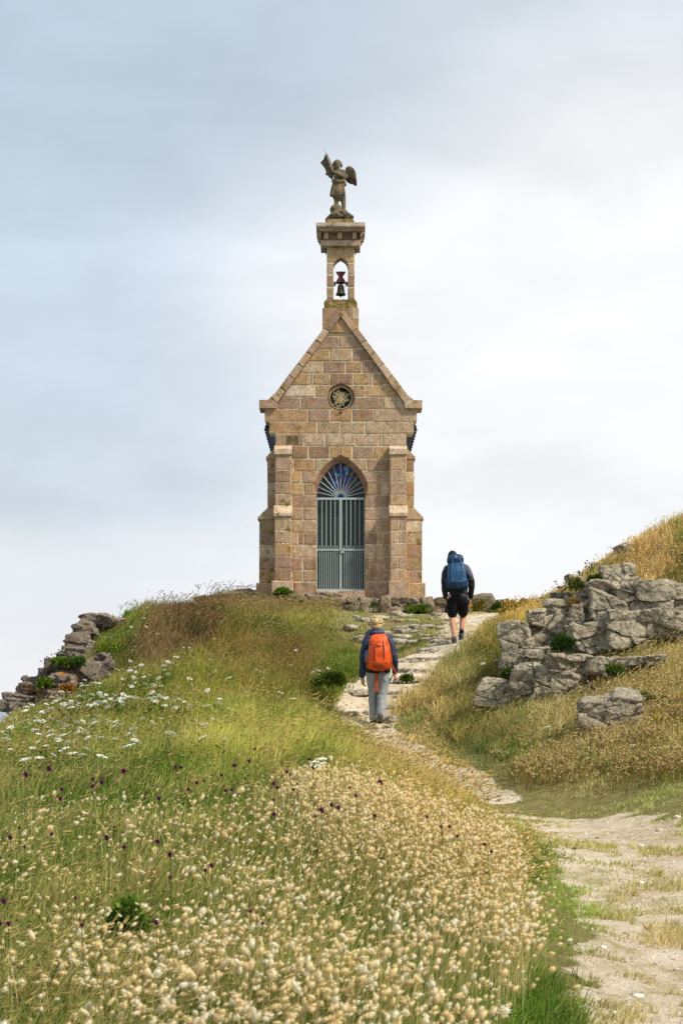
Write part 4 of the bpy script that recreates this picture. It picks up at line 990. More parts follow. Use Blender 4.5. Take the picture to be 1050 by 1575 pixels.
lg = MB(); lg.prism([(-.015, 1.235), (.045, 1.235), (.045, 1.248), (-.015, 1.248)], -.338, -.325, lin((250, 160, 90)), .001); lg.build('badge', plain('pale_badge', (248, 170, 110)), ruck)
bt = MB(); bt.lathe([(0, 0), (.03, 0), (.033, .01), (.033, .12), (.03, .14)], (-.172, -.17, .98), lin((50, 90, 140)), 16); bt.lathe([(.031, .139), (.031, .165), (.02, .18), (.0, .182)], (-.172, -.17, .98), lin((190, 205, 225)), 16)
tag(bt.build('water_bottle', NTm := plain('blue_bottle', (70, 110, 165), .3), None, True), 'small blue water bottle in the left pocket of the orange rucksack', 'bottle'); bpy.data.objects['water_bottle'].location = (wx, WY, WZ)
ppr = MB(); ppr.prism([(.215, .74), (.235, .735), (.265, .83), (.245, .84)], .17, .178, lin((226, 226, 232)), .001); ppr.prism([(.235, .75), (.247, .745), (.272, .83), (.255, .84)], .182, .188, lin((214, 216, 226)), .001)
o = ppr.build('folded_map', plain('white_paper', (228, 228, 234), .8, var=.03)); o.location = (wx-.02, WY-.09, WZ-.065); tag(o, 'folded white paper held in the right hand of the woman', 'map')

# man
MY = 26.5; mx = (702-CX)/FPX*MY; MZ = CZ+(HY-992)/FPX*MY; u = FPX/MY
man = empty('person', (mx, MY, MZ)); tag(man, 'dark haired walker in black jacket and shorts with bare calves climbing towards the chapel', 'person')
ax_ = lambda px: (px-702)/u
az_ = lambda py: (992-py)/u
def ml(bm):
    face(bm, V3((ax_(696), .10, az_(856.5))), 1.02, 1); limb(bm, [(ax_(698), .05, az_(872), .062), (ax_(696.5), .09, az_(862), .06)])
    limb(bm, [(0, .0, .95, .15, .11), (0, .0, 1.1, .14, .1), (0, .04, 1.35, .17, .11), (0, .05, 1.45, .14, .09)])
    limb(bm, [(-.19, .04, 1.42, .055), (ax_(683), .02, az_(896), .045), (ax_(685), .10, az_(916), .034), (ax_(686), .12, az_(921), .028)])
    limb(bm, [(.19, .04, 1.42, .055), (ax_(725.5), -.02, az_(893), .045), (ax_(724), .10, az_(914), .034), (ax_(723.5), .12, az_(919), .028)])
    hand(bm, V3((ax_(686), .12, az_(921))), V3((.1, .3, -1)), V3((.3, 1, 0)), .9); hand(bm, V3((ax_(723.5), .12, az_(919.5))), V3((-.1, .3, -1)), V3((-.5, 1, 0)), 1.)
    limb(bm, [(-.085, .0, .88, .10), (ax_(695.5), .06, az_(947), .060), (ax_(695.5), .03, az_(957), .062), (ax_(697), -.01, az_(972), .046), (ax_(697.3), .0, az_(983), .040)])
    limb(bm, [(.10, .0, .88, .10), (ax_(713), .22, az_(944), .060), (ax_(712.5), .20, az_(953), .062), (ax_(711), .16, az_(965), .046), (ax_(710), .18, az_(975), .040)])
organic('body', ml, M_SKIN, man, .009, 3)
M_BLK = plain('black_jacket', (30, 31, 36), .55, .35, 0, .12, 12, .2)
def mj(bm):
    limb(bm, [(.03, .0, az_(914), .18, .125), (.03, .0, az_(905), .17, .12), (.02, .02, 1.2, .165, .115), (.01, .04, 1.36, .2, .13), (.0, .05, 1.45, .16, .1), (-.04, .06, 1.50, .09, .08)])
    limb(bm, [(-.15, .05, 1.41, .085), (-.2, .04, 1.34, .07), (ax_(683), .02, az_(895), .056), (ax_(684), .07, az_(908), .05), (ax_(685.5), .11, az_(919), .046)])
    limb(bm, [(.15, .05, 1.41, .085), (.21, .03, 1.34, .07), (ax_(724), -.03, az_(893), .058), (ax_(725), .04, az_(905), .052), (ax_(723.7), .11, az_(917.5), .046)])
organic('jacket', mj, M_BLK, man, .009, 2, .030, 9, 12)
def mgj(bm): limb(bm, [(.15, .035, 1.425, .085), (.212, .025, 1.34, .074), (ax_(722.6), -.02, az_(887), .062)])
organic('sleeve_panel', mgj, plain('charcoal_panel', (84, 84, 92), .7), man, .010, 2, .012, 10, 12)
def mhem(bm): limb(bm, [(.03, .0, az_(917), .178, .122), (.03, .0, az_(908), .176, .124)])
organic('shirt_hem', mhem, plain('grey_shirt', (78, 82, 84), .9), man, .010, 1, .008, 10, 2)
def ms(bm):
    limb(bm, [(.02, .0, az_(921), .172, .125), (.02, .0, az_(914), .165, .12)])
    limb(bm, [(-.075, .0, az_(922), .11, .125), (-.08, .03, az_(934), .105, .115), (ax_(695.5), .05, az_(944.5), .09, .1)]); limb(bm, [(.11, .0, az_(922), .11, .125), (.12, .09, az_(932), .105, .115), (ax_(713), .17, az_(942.5), .09, .1)])
organic('shorts', ms, plain('black_shorts', (19, 20, 25), .8, .2), man, .010, 2, .016, 9, 7)
def mha(bm):
    c_ = V3((ax_(696), .09, az_(854.5))); blob(bm, c_, (.088, .104, .105)); blob(bm, c_+V3((0, -.04, -.03)), (.078, .07, .08))
organic('hair', mha, plain('black_hair', (26, 22, 20), .7, var=.4, sc=60), man, .008, 1, .006, 30, 7)
M_SOCK = plain('black_sock', (20, 20, 24), .9)
def sk(bm): limb(bm, [(ax_(697.2), .0, az_(979), .045), (ax_(697.4), .0, az_(985), .044)])
def sk2(bm): limb(bm, [(ax_(710.6), .16, az_(968.5), .047), (ax_(710), .18, az_(977), .044)])
organic('sock', sk, M_SOCK, man, .008, 2); organic('sock', sk2, M_SOCK, man, .008, 2)
M_BOOTB = plain('blue_black_boot', (44, 54, 62), .6)
boot(man, V3((ax_(697.6), .0, .0)), R(-5), R(-4), M_BOOTB, M_SOLE, 1.0, .08); boot(man, V3((ax_(710.2), .19, az_(985))), R(8), R(8), M_BOOTB, M_SOLE, 1.0, .08)
mp = empty('rucksack', (mx, MY, MZ)); tag(mp, 'tall blue trekking rucksack worn on the back of the man', 'rucksack')
M_BLU = plain('blue_ripstop', (38, 84, 122), .5, .35, 0, .12, 10, .25); M_BLD = plain('dark_blue_panel', (26, 56, 84), .6, .3, 0, .12, 10, .25)
cxm = ax_(700.5)
def p1(bm): limb(bm, [(cxm+.005, -.17, az_(903), .165, .10), (cxm+.005, -.20, az_(896), .18, .13), (cxm, -.20, az_(882), .17, .13), (cxm-.01, -.18, az_(872), .155, .12), (cxm-.02, -.16, az_(868), .145, .11)], 20, .65, .4)
pack_part('pack_body', p1, M_BLU, mp, .009, 2, .022, 21)
def p2(bm): limb(bm, [(cxm-.022, -.17, az_(867), .15, .12), (cxm-.025, -.18, az_(862), .155, .12), (cxm-.03, -.17, az_(858), .14, .10)], 20, .7, .4)
pack_part('lid', p2, M_BLD, mp, .009, 2, .014, 23)
def p3(bm):
    limb(bm, [(cxm-.15, -.19, az_(904), .045, .08), (cxm-.16, -.19, az_(893), .045, .08)]); limb(bm, [(cxm+.17, -.19, az_(904), .045, .08), (cxm+.17, -.19, az_(893), .045, .08)]); limb(bm, [(cxm, -.29, az_(904), .12, .05), (cxm, -.31, az_(897), .125, .05)])
pack_part('side_pocket', p3, M_BLD, mp, .009, 2, .014, 25)
def p4(bm):
    for s_ in (-1, 1): limb(bm, [(cxm+s_*.09, -.335, az_(899), .007), (cxm+s_*.10, -.335, az_(882), .007), (cxm+s_*.085, -.30, az_(868), .007), (cxm-.02+s_*.06, -.29, az_(862), .007)], 8)
    limb(bm, [(cxm-.16, -.24, az_(888), .007), (cxm, -.335, az_(892), .007), (cxm+.165, -.24, az_(888), .007)], 8); limb(bm, [(cxm-.14, -.25, az_(872), .007), (cxm, -.315, az_(869), .007), (cxm+.14, -.25, az_(872), .007)], 8)
pack_part('webbing', p4, plain('steel_blue_webbing', (84, 120, 146), .6), mp, .005, 1, 0)
def p5(bm): limb(bm, [(cxm-.17, -.05, az_(907), .035, .05), (cxm, -.17, az_(908), .035, .055), (cxm+.19, -.05, az_(906), .035, .05)], 12)
pack_part('hip_belt', p5, plain('black_belt', (20, 24, 28), .8), mp, .009, 2, .006)
lg = MB(); lg.lathe([(0, 0), (.018, 0), (.018, .004), (0, .004)], (0, 0, 0), lin((150, 180, 200)), 12); o = lg.build('badge', plain('silver_badge', (150, 180, 200), .4), mp); o.location = (cxm-.02, -.318, az_(858.5)); o.rotation_euler.x = R(90)

# ------------------------------------------------------------------ vegetation
def nrm(a): return a/np.maximum(np.linalg.norm(a, axis=-1, keepdims=True), 1e-9)
WIND = np.array([1.0, .15])
def blades(pos, h, wd, lean, ang, col, segs=3, tip=.12, curve=1.6, tipcol=None):
    """tapering bent blades: pos (N,3), h, wd, lean (fraction), ang (direction of lean), col (N,3) -> V, loops, starts, totals, C, tips, tipdir"""
    N = len(pos); ld = np.stack([np.cos(ang), np.sin(ang), 0*ang], -1)
    fa = RNG.uniform(0, np.pi, N)*.999; fa = np.where(RNG.random(N) < .6, fa*.35-.3, fa); wv = np.stack([np.cos(fa), np.sin(fa), 0*fa], -1)
    Vs = []; Cs = []
    for k in range(segs+1):
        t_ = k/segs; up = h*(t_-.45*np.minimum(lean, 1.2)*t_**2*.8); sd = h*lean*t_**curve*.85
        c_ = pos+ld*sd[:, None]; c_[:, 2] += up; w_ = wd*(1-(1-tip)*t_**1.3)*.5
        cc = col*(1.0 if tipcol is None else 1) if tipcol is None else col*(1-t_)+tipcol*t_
        if k < segs: Vs += [c_-wv*w_[:, None], c_+wv*w_[:, None]]; Cs += [cc, cc]
        else: Vs.append(c_); Cs.append(cc)
        if k == segs-1: pl_ = c_
    tips = c_; td = nrm(tips-pl_); nv = 2*segs+1
    V_ = np.stack(Vs, 1).reshape(-1, 3); C_ = np.stack(Cs, 1).reshape(-1, 3); b = (np.arange(N)*nv)[:, None]
    lp = []; tot = []
    for k in range(segs-1): lp += [2*k, 2*k+1, 2*k+3, 2*k+2]; tot.append(4)
    lp += [2*segs-2, 2*segs-1, 2*segs]; tot.append(3)
    loops = (b+np.array(lp)).ravel(); totals = np.tile(tot, N); starts = np.concatenate([[0], np.cumsum(totals)[:-1]])
    return V_, loops, starts, totals, C_, tips, td
def stamp(PV, PF, PC, pos, scale, zdir, spin, tint):
    """copy a prototype (V, tri faces, colours) to many places, its z axis along zdir"""
    N = len(pos); zd = nrm(zdir); hx = np.where(np.abs(zd[:, 2:3]) > .95, [[1., 0, 0]], [[0, 0, 1.]]); x = nrm(np.cross(hx, zd)); y = np.cross(zd, x)
    c_, s_ = np.cos(spin)[:, None], np.sin(spin)[:, None]; x2 = x*c_+y*s_; y2 = -x*s_+y*c_
    sc3 = scale if np.ndim(scale) == 2 else np.stack([scale]*3, -1)
    V_ = pos[:, None]+PV[None, :, 0:1]*sc3[:, None, 0:1]*x2[:, None]+PV[None, :, 1:2]*sc3[:, None, 1:2]*y2[:, None]+PV[None, :, 2:3]*sc3[:, None, 2:3]*zd[:, None]
    F_ = (PF[None]+(np.arange(N)*len(PV))[:, None, None]).reshape(-1, 3); C_ = (PC[None]*tint[:, None]).reshape(-1, 3)
    return V_.reshape(-1, 3), F_, C_
class Acc:
    def __init__(s): s.V, s.L, s.T, s.C, s.n = [], [], [], [], 0
    def add(s, V_, loops, totals, C_):
        s.V.append(V_); s.L.append(loops+s.n); s.T.append(totals); s.C.append(C_); s.n += len(V_)
    def bl(s, r): s.add(r[0], r[1], r[3], r[4])
    def st(s, r): s.add(r[0], r[1].ravel(), np.full(len(r[1]), 3), r[2])
    def build(s, name, mat, smooth=False):
        T = np.concatenate(s.T); me = mesh_np(name, np.vstack(s.V), loops=np.concatenate(s.L), starts=np.concatenate([[0], np.cumsum(T)[:-1]]), totals=T, col=np.vstack(s.C), smooth=smooth)
        return link(bpy.data.objects.new(name, me), None, [mat])
# sward character: px, py, colour, second colour, height, density, spread px
ZN = [
 (60,1150,(112,124,50),(160,146,84),.30,1,70),(200,1130,(122,132,52),(164,150,84),.30,1,80),(350,1155,(130,142,56),(186,172,92),.34,1,80),(480,1150,(146,154,60),(188,170,96),.34,1,70),
 (100,1075,(112,118,50),(150,140,84),.2,1,60),(200,1060,(116,122,48),(152,138,78),.30,1,70),(310,1060,(124,128,48),(158,140,76),.36,1,70),(230,1000,(112,94,60),(150,120,88),.34,1.1,60),
 (300,975,(92,74,50),(128,96,72),.34,1.1,60),(350,1010,(118,108,48),(146,118,72),.36,1,60),(440,1020,(104,96,44),(120,90,56),.40,1.1,50),(420,1070,(112,116,46),(140,120,66),.36,1,50),(600,938,(110,118,54),(150,138,84),.04,.5,40),(760,940,(150,140,74),(190,160,100),.08,.6,35),(525,1022,(92,112,40),(126,128,60),.24,1,35),(505,1050,(70,92,34),(112,120,50),.22,1,28),
 (300,940,(84,66,44),(116,88,62),.28,1,40),(400,945,(120,116,52),(150,132,84),.26,1,50),(470,965,(136,136,58),(160,146,88),.2,1,50),(190,965,(96,118,44),(140,140,70),.18,1,40),(540,968,(148,140,86),(178,160,112),.09,.7,38),
 (600,962,(128,122,72),(164,146,104),.07,.45,45),(625,942,(98,120,46),(126,132,66),.07,.8,30),(680,945,(120,122,66),(160,146,100),.06,.4,30),(580,985,(144,136,84),(178,160,116),.06,.5,32),
 (740,955,(178,162,106),(208,188,136),.16,1,35),(700,1035,(136,134,74),(196,178,122),.30,1,45),(650,1095,(176,154,96),(208,182,128),.32,1,45),(715,1120,(120,116,58),(178,154,96),.28,1,50),(740,1020,(104,102,48),(160,140,84),.28,1,40),(770,1075,(92,100,46),(130,122,66),.2,1,40),
 (620,1135,(176,156,98),(206,182,128),.28,1,40),(740,1160,(112,116,64),(150,140,90),.18,1,45),(850,1125,(142,136,76),(200,182,128),.2,1,60),(900,1150,(150,140,84),(202,184,130),.22,1,60),(1000,1080,(140,134,72),(200,180,122),.24,1,80),
 (1000,840,(182,154,96),(210,182,124),.26,1.1,60),(950,868,(182,154,96),(210,182,124),.22,1.1,50),(1050,900,(110,104,52),(160,134,76),.12,1,40),(1040,990,(166,150,92),(204,184,128),.22,1,50),(790,945,(186,158,80),(208,178,106),.2,1,40),
 (760,985,(150,132,70),(190,162,96),.28,1,35),
 (900,1215,(158,154,92),(196,178,126),.045,1.2,60),(1000,1240,(138,150,76),(184,172,112),.05,1.2,60),(790,1232,(128,140,68),(170,160,96),.06,1.2,50),(860,1400,(128,150,62),(150,150,84),.06,1,50),(850,1520,(104,120,54),(150,144,84),.10,1.1,50),(1010,1500,(150,140,86),(184,166,116),.03,.35,80),(1000,1350,(140,138,80),(180,164,110),.035,.4,70),
 (100,1300,(84,108,40),(176,160,100),.22,1,200),(400,1300,(90,114,42),(190,168,104),.22,1,160),(200,1500,(76,100,36),(166,152,92),.20,1,200),(600,1260,(160,144,76),(222,192,122),.26,1,90),(720,1360,(150,138,72),(216,186,118),.22,1,70),(600,1400,(104,120,48),(190,168,100),.2,1,90),(600,1500,(78,108,38),(168,152,90),.16,1,140),(790,1470,(104,132,50),(150,150,78),.10,1.2,45),(845,1440,(112,138,54),(156,154,84),.07,1.2,40),(800,1560,(100,126,48),(144,144,74),.10,1.2,50),
]
ZP = np.array([(a[0], a[1], a[6]) for a in ZN], float); ZC1 = np.array([lin(a[2]) for a in ZN]); ZC2 = np.array([lin(a[3]) for a in ZN]); ZH = np.array([a[4] for a in ZN]); ZD = np.array([a[5] for a in ZN])
def zone(px, py):
    d = ((px[:, None]-ZP[:, 0])**2+(py[:, None]-ZP[:, 1])**2)/(ZP[:, 2]**2); w_ = 1/(d+.03)**2.2; w_ /= w_.sum(1, keepdims=True)
    return w_@ZC1, w_@ZC2, w_@ZH, w_@ZD
def scatter(n, y0, y1, margin=1.16, pw=1.0):
    """points over the visible wedge of ground, density per area ~ 1/Y^pw"""
    u_ = RNG.random(n); e = 2-pw; Y = (y0**e+(y1**e-y0**e)*u_)**(1/e); X = RNG.uniform(-1, 1, n)*(525/FPX*margin*Y+.25)
    return X, Y
MEADOW = [(-200,1235),(0,1225),(150,1225),(300,1225),(400,1205),(500,1180),(590,1178),(640,1186),(690,1212),(735,1240),(770,1282),(800,1340),(815,1395),(815,1440),(780,1500),(735,1570),(710,1700),(-200,1700)]
def inpoly(px, py, poly):
    c_ = np.zeros(px.shape, bool); n = len(poly)
    for i in range(n):
        (x0, y0), (x1, y1) = poly[i], poly[(i+1) % n]
        if y0 == y1: continue
        k = ((y0 > py) != (y1 > py)) & (px < (x1-x0)*(py-y0)/(y1-y0)+x0); c_ ^= k
    return c_
# --- grass sward
GREEN = Acc(); tot = 520000
X, Y = scatter(tot, 3.2, 37.5, pw=1.15); Zg = H(X, Y); px, py = proj(X, Y, Zg)
pm_ = pathmask(X, Y); onpath = (pm_ > -.1) & (pm_ < 1.2) & (n2(X, Y*1.6, 1.9, 4, 91)+.45*n2(X, Y*1.6, 7, 2, 93)-.12*np.clip(pm_, 0, .6)-.25*((Y > 12.2) & (Y < 14.6))+.12*(Y < 11) > -.02) & ((Y < 21) | (Y > 27))
ok = ((pm_ < RNG.uniform(-.25, .12, tot)) | (onpath & (RNG.random(tot) < .95))) & (X > -9)
steep = np.abs(Hs(X, Y+.15)-Hs(X, Y-.15))/.3
ok &= ~((steep > .8) & (X > 2.2) & (Y > 20) & (Y < 24.5) & (RNG.random(tot) < .93))
ok &= ~((Y > 35.0) & (np.abs(X) < 2.3)) & ~((Y > 34.2) & (X > -.3) & (X < 2.4) & (RNG.random(tot) < .9))
X, Y, Zg, px, py = X[ok], Y[ok], Zg[ok], px[ok], py[ok]
c1, c2, hh, dd = zone(px, np.minimum(py, 1560)); onpath = onpath[ok]; hh = np.where(onpath, .03+.03*(n2(X, Y, 3, 2, 95) > 0), hh); dd = np.where(onpath, 1.6, dd); cl_ = n2(X, Y, 2.2, 3, 31); fine = n2(X, Y, 9, 2, 33)
CRAG = [(-60,1060),(-60,1112),(15,1112),(60,1110),(100,1092),(112,1064),(150,1058),(172,1028),(152,1012),(140,985),(150,972),(190,966),(190,940),(110,930)]
keep = RNG.random(len(X)) < dd*(.75+.5*np.clip(fine+.5, 0, 1)); keep &= ~(~onpath & (hh < .1) & (n2(X, Y, 3.3, 3, 41) < -.02) & (py > 930) & (RNG.random(len(X)) < .8))
keep &= ~(inpoly(px, py, CRAG) & (Y > 24) & (RNG.random(len(X)) < .93))
X, Y, Zg, px, py, c1, c2, hh, cl_, fine = [a[keep] for a in (X, Y, Zg, px, py, c1, c2, hh, cl_, fine)]
N = len(X); straw = np.clip(.28+.9*cl_+RNG.normal(0, .28, N), 0, 1)[:, None]; col = c1*(1-straw)+c2*straw
col = col*RNG.uniform(.72, 1.32, (N, 1))*(1+.25*fine[:, None]); 
dpn = n2(X, Y, 1.0, 3, 51)+.6*n2(X, Y, 4.5, 2, 53); deep = (dpn > .16) & (hh > .08) & (RNG.random(N) < .85); col = np.where(deep[:, None], col*np.array([.46, .66, .42]), col)
sky_ = np.clip((px-330)/90, 0, 1)*np.clip((960-py)/15, 0, 1)*(Y > 29); feet = ((X > -.2) & (X < 1.05) & (Y > 20.2) & (Y < 22.4)) | ((pathdist(X, Y) < 2.6) & (Y > 15.5) & (Y < 22.5)); h = hh*RNG.uniform(.45, 1.25, N)*(1+.5*cl_)*(1-.6*sky_)*np.where(feet, .3, 1); wd = .0035+.00042*Y; ang = np.where(RNG.random(N) < .6, RNG.normal(0.1, .8, N), RNG.uniform(-3.1, 3.1, N))
lean = np.clip(RNG.normal(.55, .28, N), .05, 1.3)
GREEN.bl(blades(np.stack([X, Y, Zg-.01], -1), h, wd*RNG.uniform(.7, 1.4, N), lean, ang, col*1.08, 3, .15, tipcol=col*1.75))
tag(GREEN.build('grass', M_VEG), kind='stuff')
# --- long bent straw stalks with open seed plumes, thicker on the slopes
ST_ = Acc(); n = 60000; X, Y = scatter(n, 4, 36, pw=.9); Zg = H(X, Y); px, py = proj(X, Y, Zg); c1, c2, hh, dd = zone(px, np.minimum(py, 1560))
ok = (pathmask(X, Y) < -.15) & (hh > .17) & (RNG.random(n) < np.where((px < 560) & (py > 980), .55, 1.)) & ~((X > -.25) & (X < 1.1) & (Y > 20) & (Y < 22.3)) & ~((pathdist(X, Y) < 2.8) & (Y > 15.5) & (Y < 22.5)) & ~(inpoly(px, py, CRAG) & (Y > 24)) & (X > -9) & (RNG.random(n) < .6+.8*n2(X, Y, .8, 3, 61)) & ~((Y > 35) & (np.abs(X) < 2.4)); steep = np.abs(Hs(X, Y+.15)-Hs(X, Y-.15))/.3; ok &= ~((steep > .8) & (X > 2.2) & (Y > 20) & (Y < 24.5))
X, Y, Zg, c2, hh = X[ok], Y[ok], Zg[ok], c2[ok], hh[ok]; N = len(X)
col = (c2*.6+lin((196, 168, 112))*.4)*RNG.uniform(.7, 1.25, (N, 1))
r = blades(np.stack([X, Y, Zg], -1), hh*RNG.uniform(1.2, 1.9, N), .002+.00025*Y, np.clip(RNG.normal(.8, .25, N), .2, 1.4), RNG.normal(0, .35, N), col, 4, .6, 2.0); ST_.bl(r)
# plume: a small spindle at the tip
PV = np.array([(0, 0, 0), (.5, 0, .3), (-.25, .43, .3), (-.25, -.43, .3), (0, 0, 1)]); PF = np.array([(0, 2, 1), (0, 3, 2), (0, 1, 3), (4, 1, 2), (4, 2, 3), (4, 3, 1)]); PC = np.ones((5, 3))
sc_ = np.stack([.006+.0004*Y, .006+.0004*Y, RNG.uniform(.04, .09, N)], -1)
ST_.st(stamp(PV, PF, PC, r[5]-r[6]*.01, sc_, r[6], RNG.uniform(0, 6, N), col*1.1))
tag(ST_.build('straw_grass', M_VEG), kind='stuff')

# --- hare's-tail grass
def head_proto(seed, nh=84):
    rg = np.random.default_rng(seed); bm = bmesh.new(); bmesh.ops.create_uvsphere(bm, u_segments=9, v_segments=7, radius=1); bmesh.ops.triangulate(bm, faces=bm.faces)
    V_ = np.array([v.co[:] for v in bm.verts]); F_ = [[v.index for v in f.verts] for f in bm.faces]; bm.free()
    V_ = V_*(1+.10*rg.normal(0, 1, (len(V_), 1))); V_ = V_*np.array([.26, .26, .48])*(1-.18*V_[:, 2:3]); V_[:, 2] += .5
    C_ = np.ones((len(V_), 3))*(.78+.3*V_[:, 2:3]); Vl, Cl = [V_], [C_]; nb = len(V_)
    for k in range(nh):
        a = rg.uniform(0, 6.28); z_ = rg.uniform(.08, .95); r_ = .30*math.sqrt(max(0.05, 1-((z_-.5)/.5)**2)); b = np.array([r_*math.cos(a), r_*math.sin(a), z_])
        o = nrm(np.array([math.cos(a), math.sin(a), (z_-.25)*1.6])); t_ = np.cross(o, [0, 0, 1.])*.026; tip = b+o*rg.uniform(.10, .34)
        Vl.append(np.array([b-t_, b+t_, tip])); Cl.append(np.ones((3, 3))*1.12); F_.append([nb, nb+1, nb+2]); nb += 3
    return np.vstack(Vl), np.array(F_), np.vstack(Cl)
HP = [head_proto(k) for k in range(6)]
CREAM = np.array([lin(c) for c in [(236, 222, 186), (234, 216, 172), (226, 206, 158), (238, 230, 204), (218, 200, 154)]])
n = 38000; X, Y = scatter(n, 3.4, 10.6, 1.1, pw=.3); Zg = H(X, Y); hgt = RNG.uniform(.22, .46, n)
px, py = proj(X, Y, Zg+hgt*.85); ok = inpoly(px, py, MEADOW)
crest = np.clip(1-np.abs(px-(560+(py-1200)*.9))/190, 0, 1)*np.clip((1480-py)/220, 0, 1)
left = np.clip((px-0)/400, 0, 1)
patch = n2(X, Y, 1.3, 3, 71)
dens = .24+.22*left+.75*crest+1.0*patch+.45*n2(X, Y, 4., 2, 73)+.2*np.clip((py-1430)/120, 0, 1)
dens = np.where((px < 420) & (py < 1330), dens*.35+.03*left, dens)
hole_ = ((px-370/2)/60)**2+((py-1385)/45)**2 < 1; dens = np.where(hole_, .05, dens)
gp = ((px-700)/110)**2+((py-1500)/60)**2 < 1; dens = np.where(gp, dens*.45, dens)
ok &= RNG.random(n) < dens*.85*(1-.25*np.clip((500-px)/500, 0, 1)*np.clip((py-1300)/130, 0, 1))
X, Y, Zg, hgt, px, py, crest = X[ok], Y[ok], Zg[ok], hgt[ok], px[ok], py[ok], crest[ok]; N = len(X)
print('hare tails', N)
lean = np.clip(RNG.normal(.30, .20, N)+.5*np.clip(1-(px/500), 0, 1)*RNG.random(N), .02, 1.1); ang = np.where(RNG.random(N) < .75, RNG.normal(0, .5, N), RNG.uniform(-3, 3, N))
scol = lin((216, 196, 136))*RNG.uniform(.6, 1.15, (N, 1)); gsel = RNG.random(N) < .35; scol[gsel] = lin((130, 140, 66))*RNG.uniform(.7, 1.1, (gsel.sum(), 1))
gold = crest[:, None]*.75
tint = CREAM[RNG.integers(0, 5, N)]; tint = tint*(1-gold*.7)+lin((236, 214, 160))*gold*.7; tint = tint*RNG.uniform(1.05, 1.5, (N, 1)); tint = tint/np.maximum(tint.max(1, keepdims=True)/.95, 1)
size = np.where(RNG.random(N) < .4, RNG.uniform(.009, .015, N), RNG.uniform(.014, .027, N))*(1+.5*(RNG.random(N) < .15))*(1+.22*np.clip((py-1350)/180, 0, 1))
order = np.argsort(Y); near = order[:300]; rest = order[300:]
HT = Acc(); HF = Acc()
r = blades(np.stack([X, Y, Zg], -1)[rest], hgt[rest], .0014+.00018*Y[rest], lean[rest], ang[rest], scol[rest], 4, .8, 2.2); HT.bl(r)
nodd = nrm(r[6]+np.stack([np.cos(ang[rest])*.55, np.sin(ang[rest])*.55, RNG.uniform(-.5, .35, len(rest))], -1)*RNG.random((len(rest), 1))*1.2)
for k in range(6):
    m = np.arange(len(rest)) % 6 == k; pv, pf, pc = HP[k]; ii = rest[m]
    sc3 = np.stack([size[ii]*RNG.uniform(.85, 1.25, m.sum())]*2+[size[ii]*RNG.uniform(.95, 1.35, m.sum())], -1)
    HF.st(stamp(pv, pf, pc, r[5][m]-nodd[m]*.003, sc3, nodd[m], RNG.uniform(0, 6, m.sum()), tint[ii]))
tag(HT.build('hares_tail_stems', M_VEG), kind='stuff'); tag(HF.build('hares_tail_heads', M_FLUFF, True), kind='stuff')
# the 300 nearest stalks are plants of their own
protos = []
for k in range(10):
    ln_ = .12+.07*k; hg = .34; one = lambda a: np.array([float(a)])
    r = blades(np.zeros((1, 3)), one(hg), one(.0022), one(ln_), one(0), lin((176, 164, 96))[None], 4, .8, 2.2)
    sm_ = mesh_np('stem', r[0], loops=r[1], starts=r[2], totals=r[3], col=r[4]); sm_.materials.append(M_VEG)
    nd = nrm(r[6]+np.array([[.4*RNG.random(), 0, -.4*RNG.random()]])); pv, pf, pc = HP[k % 6]
    s_ = .026; tn = CREAM[k % 5][None]*.97
    hv, hf, hc = stamp(pv, pf, pc, r[5]-nd*.003, np.array([[s_, s_, s_*1.2]]), nd, one(k), tn)
    hm = mesh_np('seed_head', hv, F=hf, col=hc, smooth=True); hm.materials.append(M_FLUFF); protos.append((sm_, hm))
for i, ii in enumerate(near):
    sm_, hm = protos[int(np.clip((lean[ii]-.12)/.07, 0, 9))]
    o = bpy.data.objects.new('hares_tail_grass', sm_); COL.objects.link(o); o.location = (X[ii], Y[ii], Zg[ii]); o.rotation_euler.z = ang[ii]; s_ = hgt[ii]/.34; o.scale = (s_, s_, s_)
    hd_ = bpy.data.objects.new('seed_head', hm); COL.objects.link(hd_); hd_.parent = o
    tag(o, "hare's-tail grass with a fluffy cream seed head in the front rows of the meadow", 'plant', "hare's-tail grasses at the front of the meadow", 'thing')

# --- round purple leeks
AL = [(152,164,1),(80,182,1),(382,172,1),(286,197,.7),(313,206,.8),(286,219,.7),(190,228,.7),(186,257,.8),(490,256,.8),(540,160,.7),(556,160,.7),(722,155,.8),(767,141,.7),(682,184,.6),(606,208,.7),(628,203,.5),(580,228,.7),
 (714,230,.6),(694,232,.6),(652,184,.4),(754,194,.5),(842,210,.7),(852,222,.7),(862,192,.6),(882,174,.6),(892,182,.5),(952,137,.7),(962,163,.6),(902,228,.6),(914,212,.5),(952,220,.7),(842,261,.6),(844,305,.8),(784,104,.5),(988,292,1),(1020,276,.8),(1040,285,.8),(970,310,.6),
 (330,377,1),(382,405,.8),(484,388,.9),(524,428,1),(700,445,1),(650,461,.9),(632,478,.7),(12,571,1),(26,640,.9),(2,640,.9),(480,638,1),(252,645,.8),(234,562,.6),(32,376,.9),(76,406,.6),(524,500,.6),(60,346,.5),(770,604,.7),(808,640,.7),(160,366,.7)]
AL = [(x/2, 1100+y/2, s_) for x, y, s_ in AL]+[(525+x/2, 1100+y/2, s_) for x, y, s_ in [(118,206,1),(45,248,.7),(102,309,.7),(306,342,.6),(332,342,.6),(356,372,.6),(262,312,.6),(440,397,.6),(460,420,.6),(24,222,.5),(280,380,.4),(122,440,.5)]]
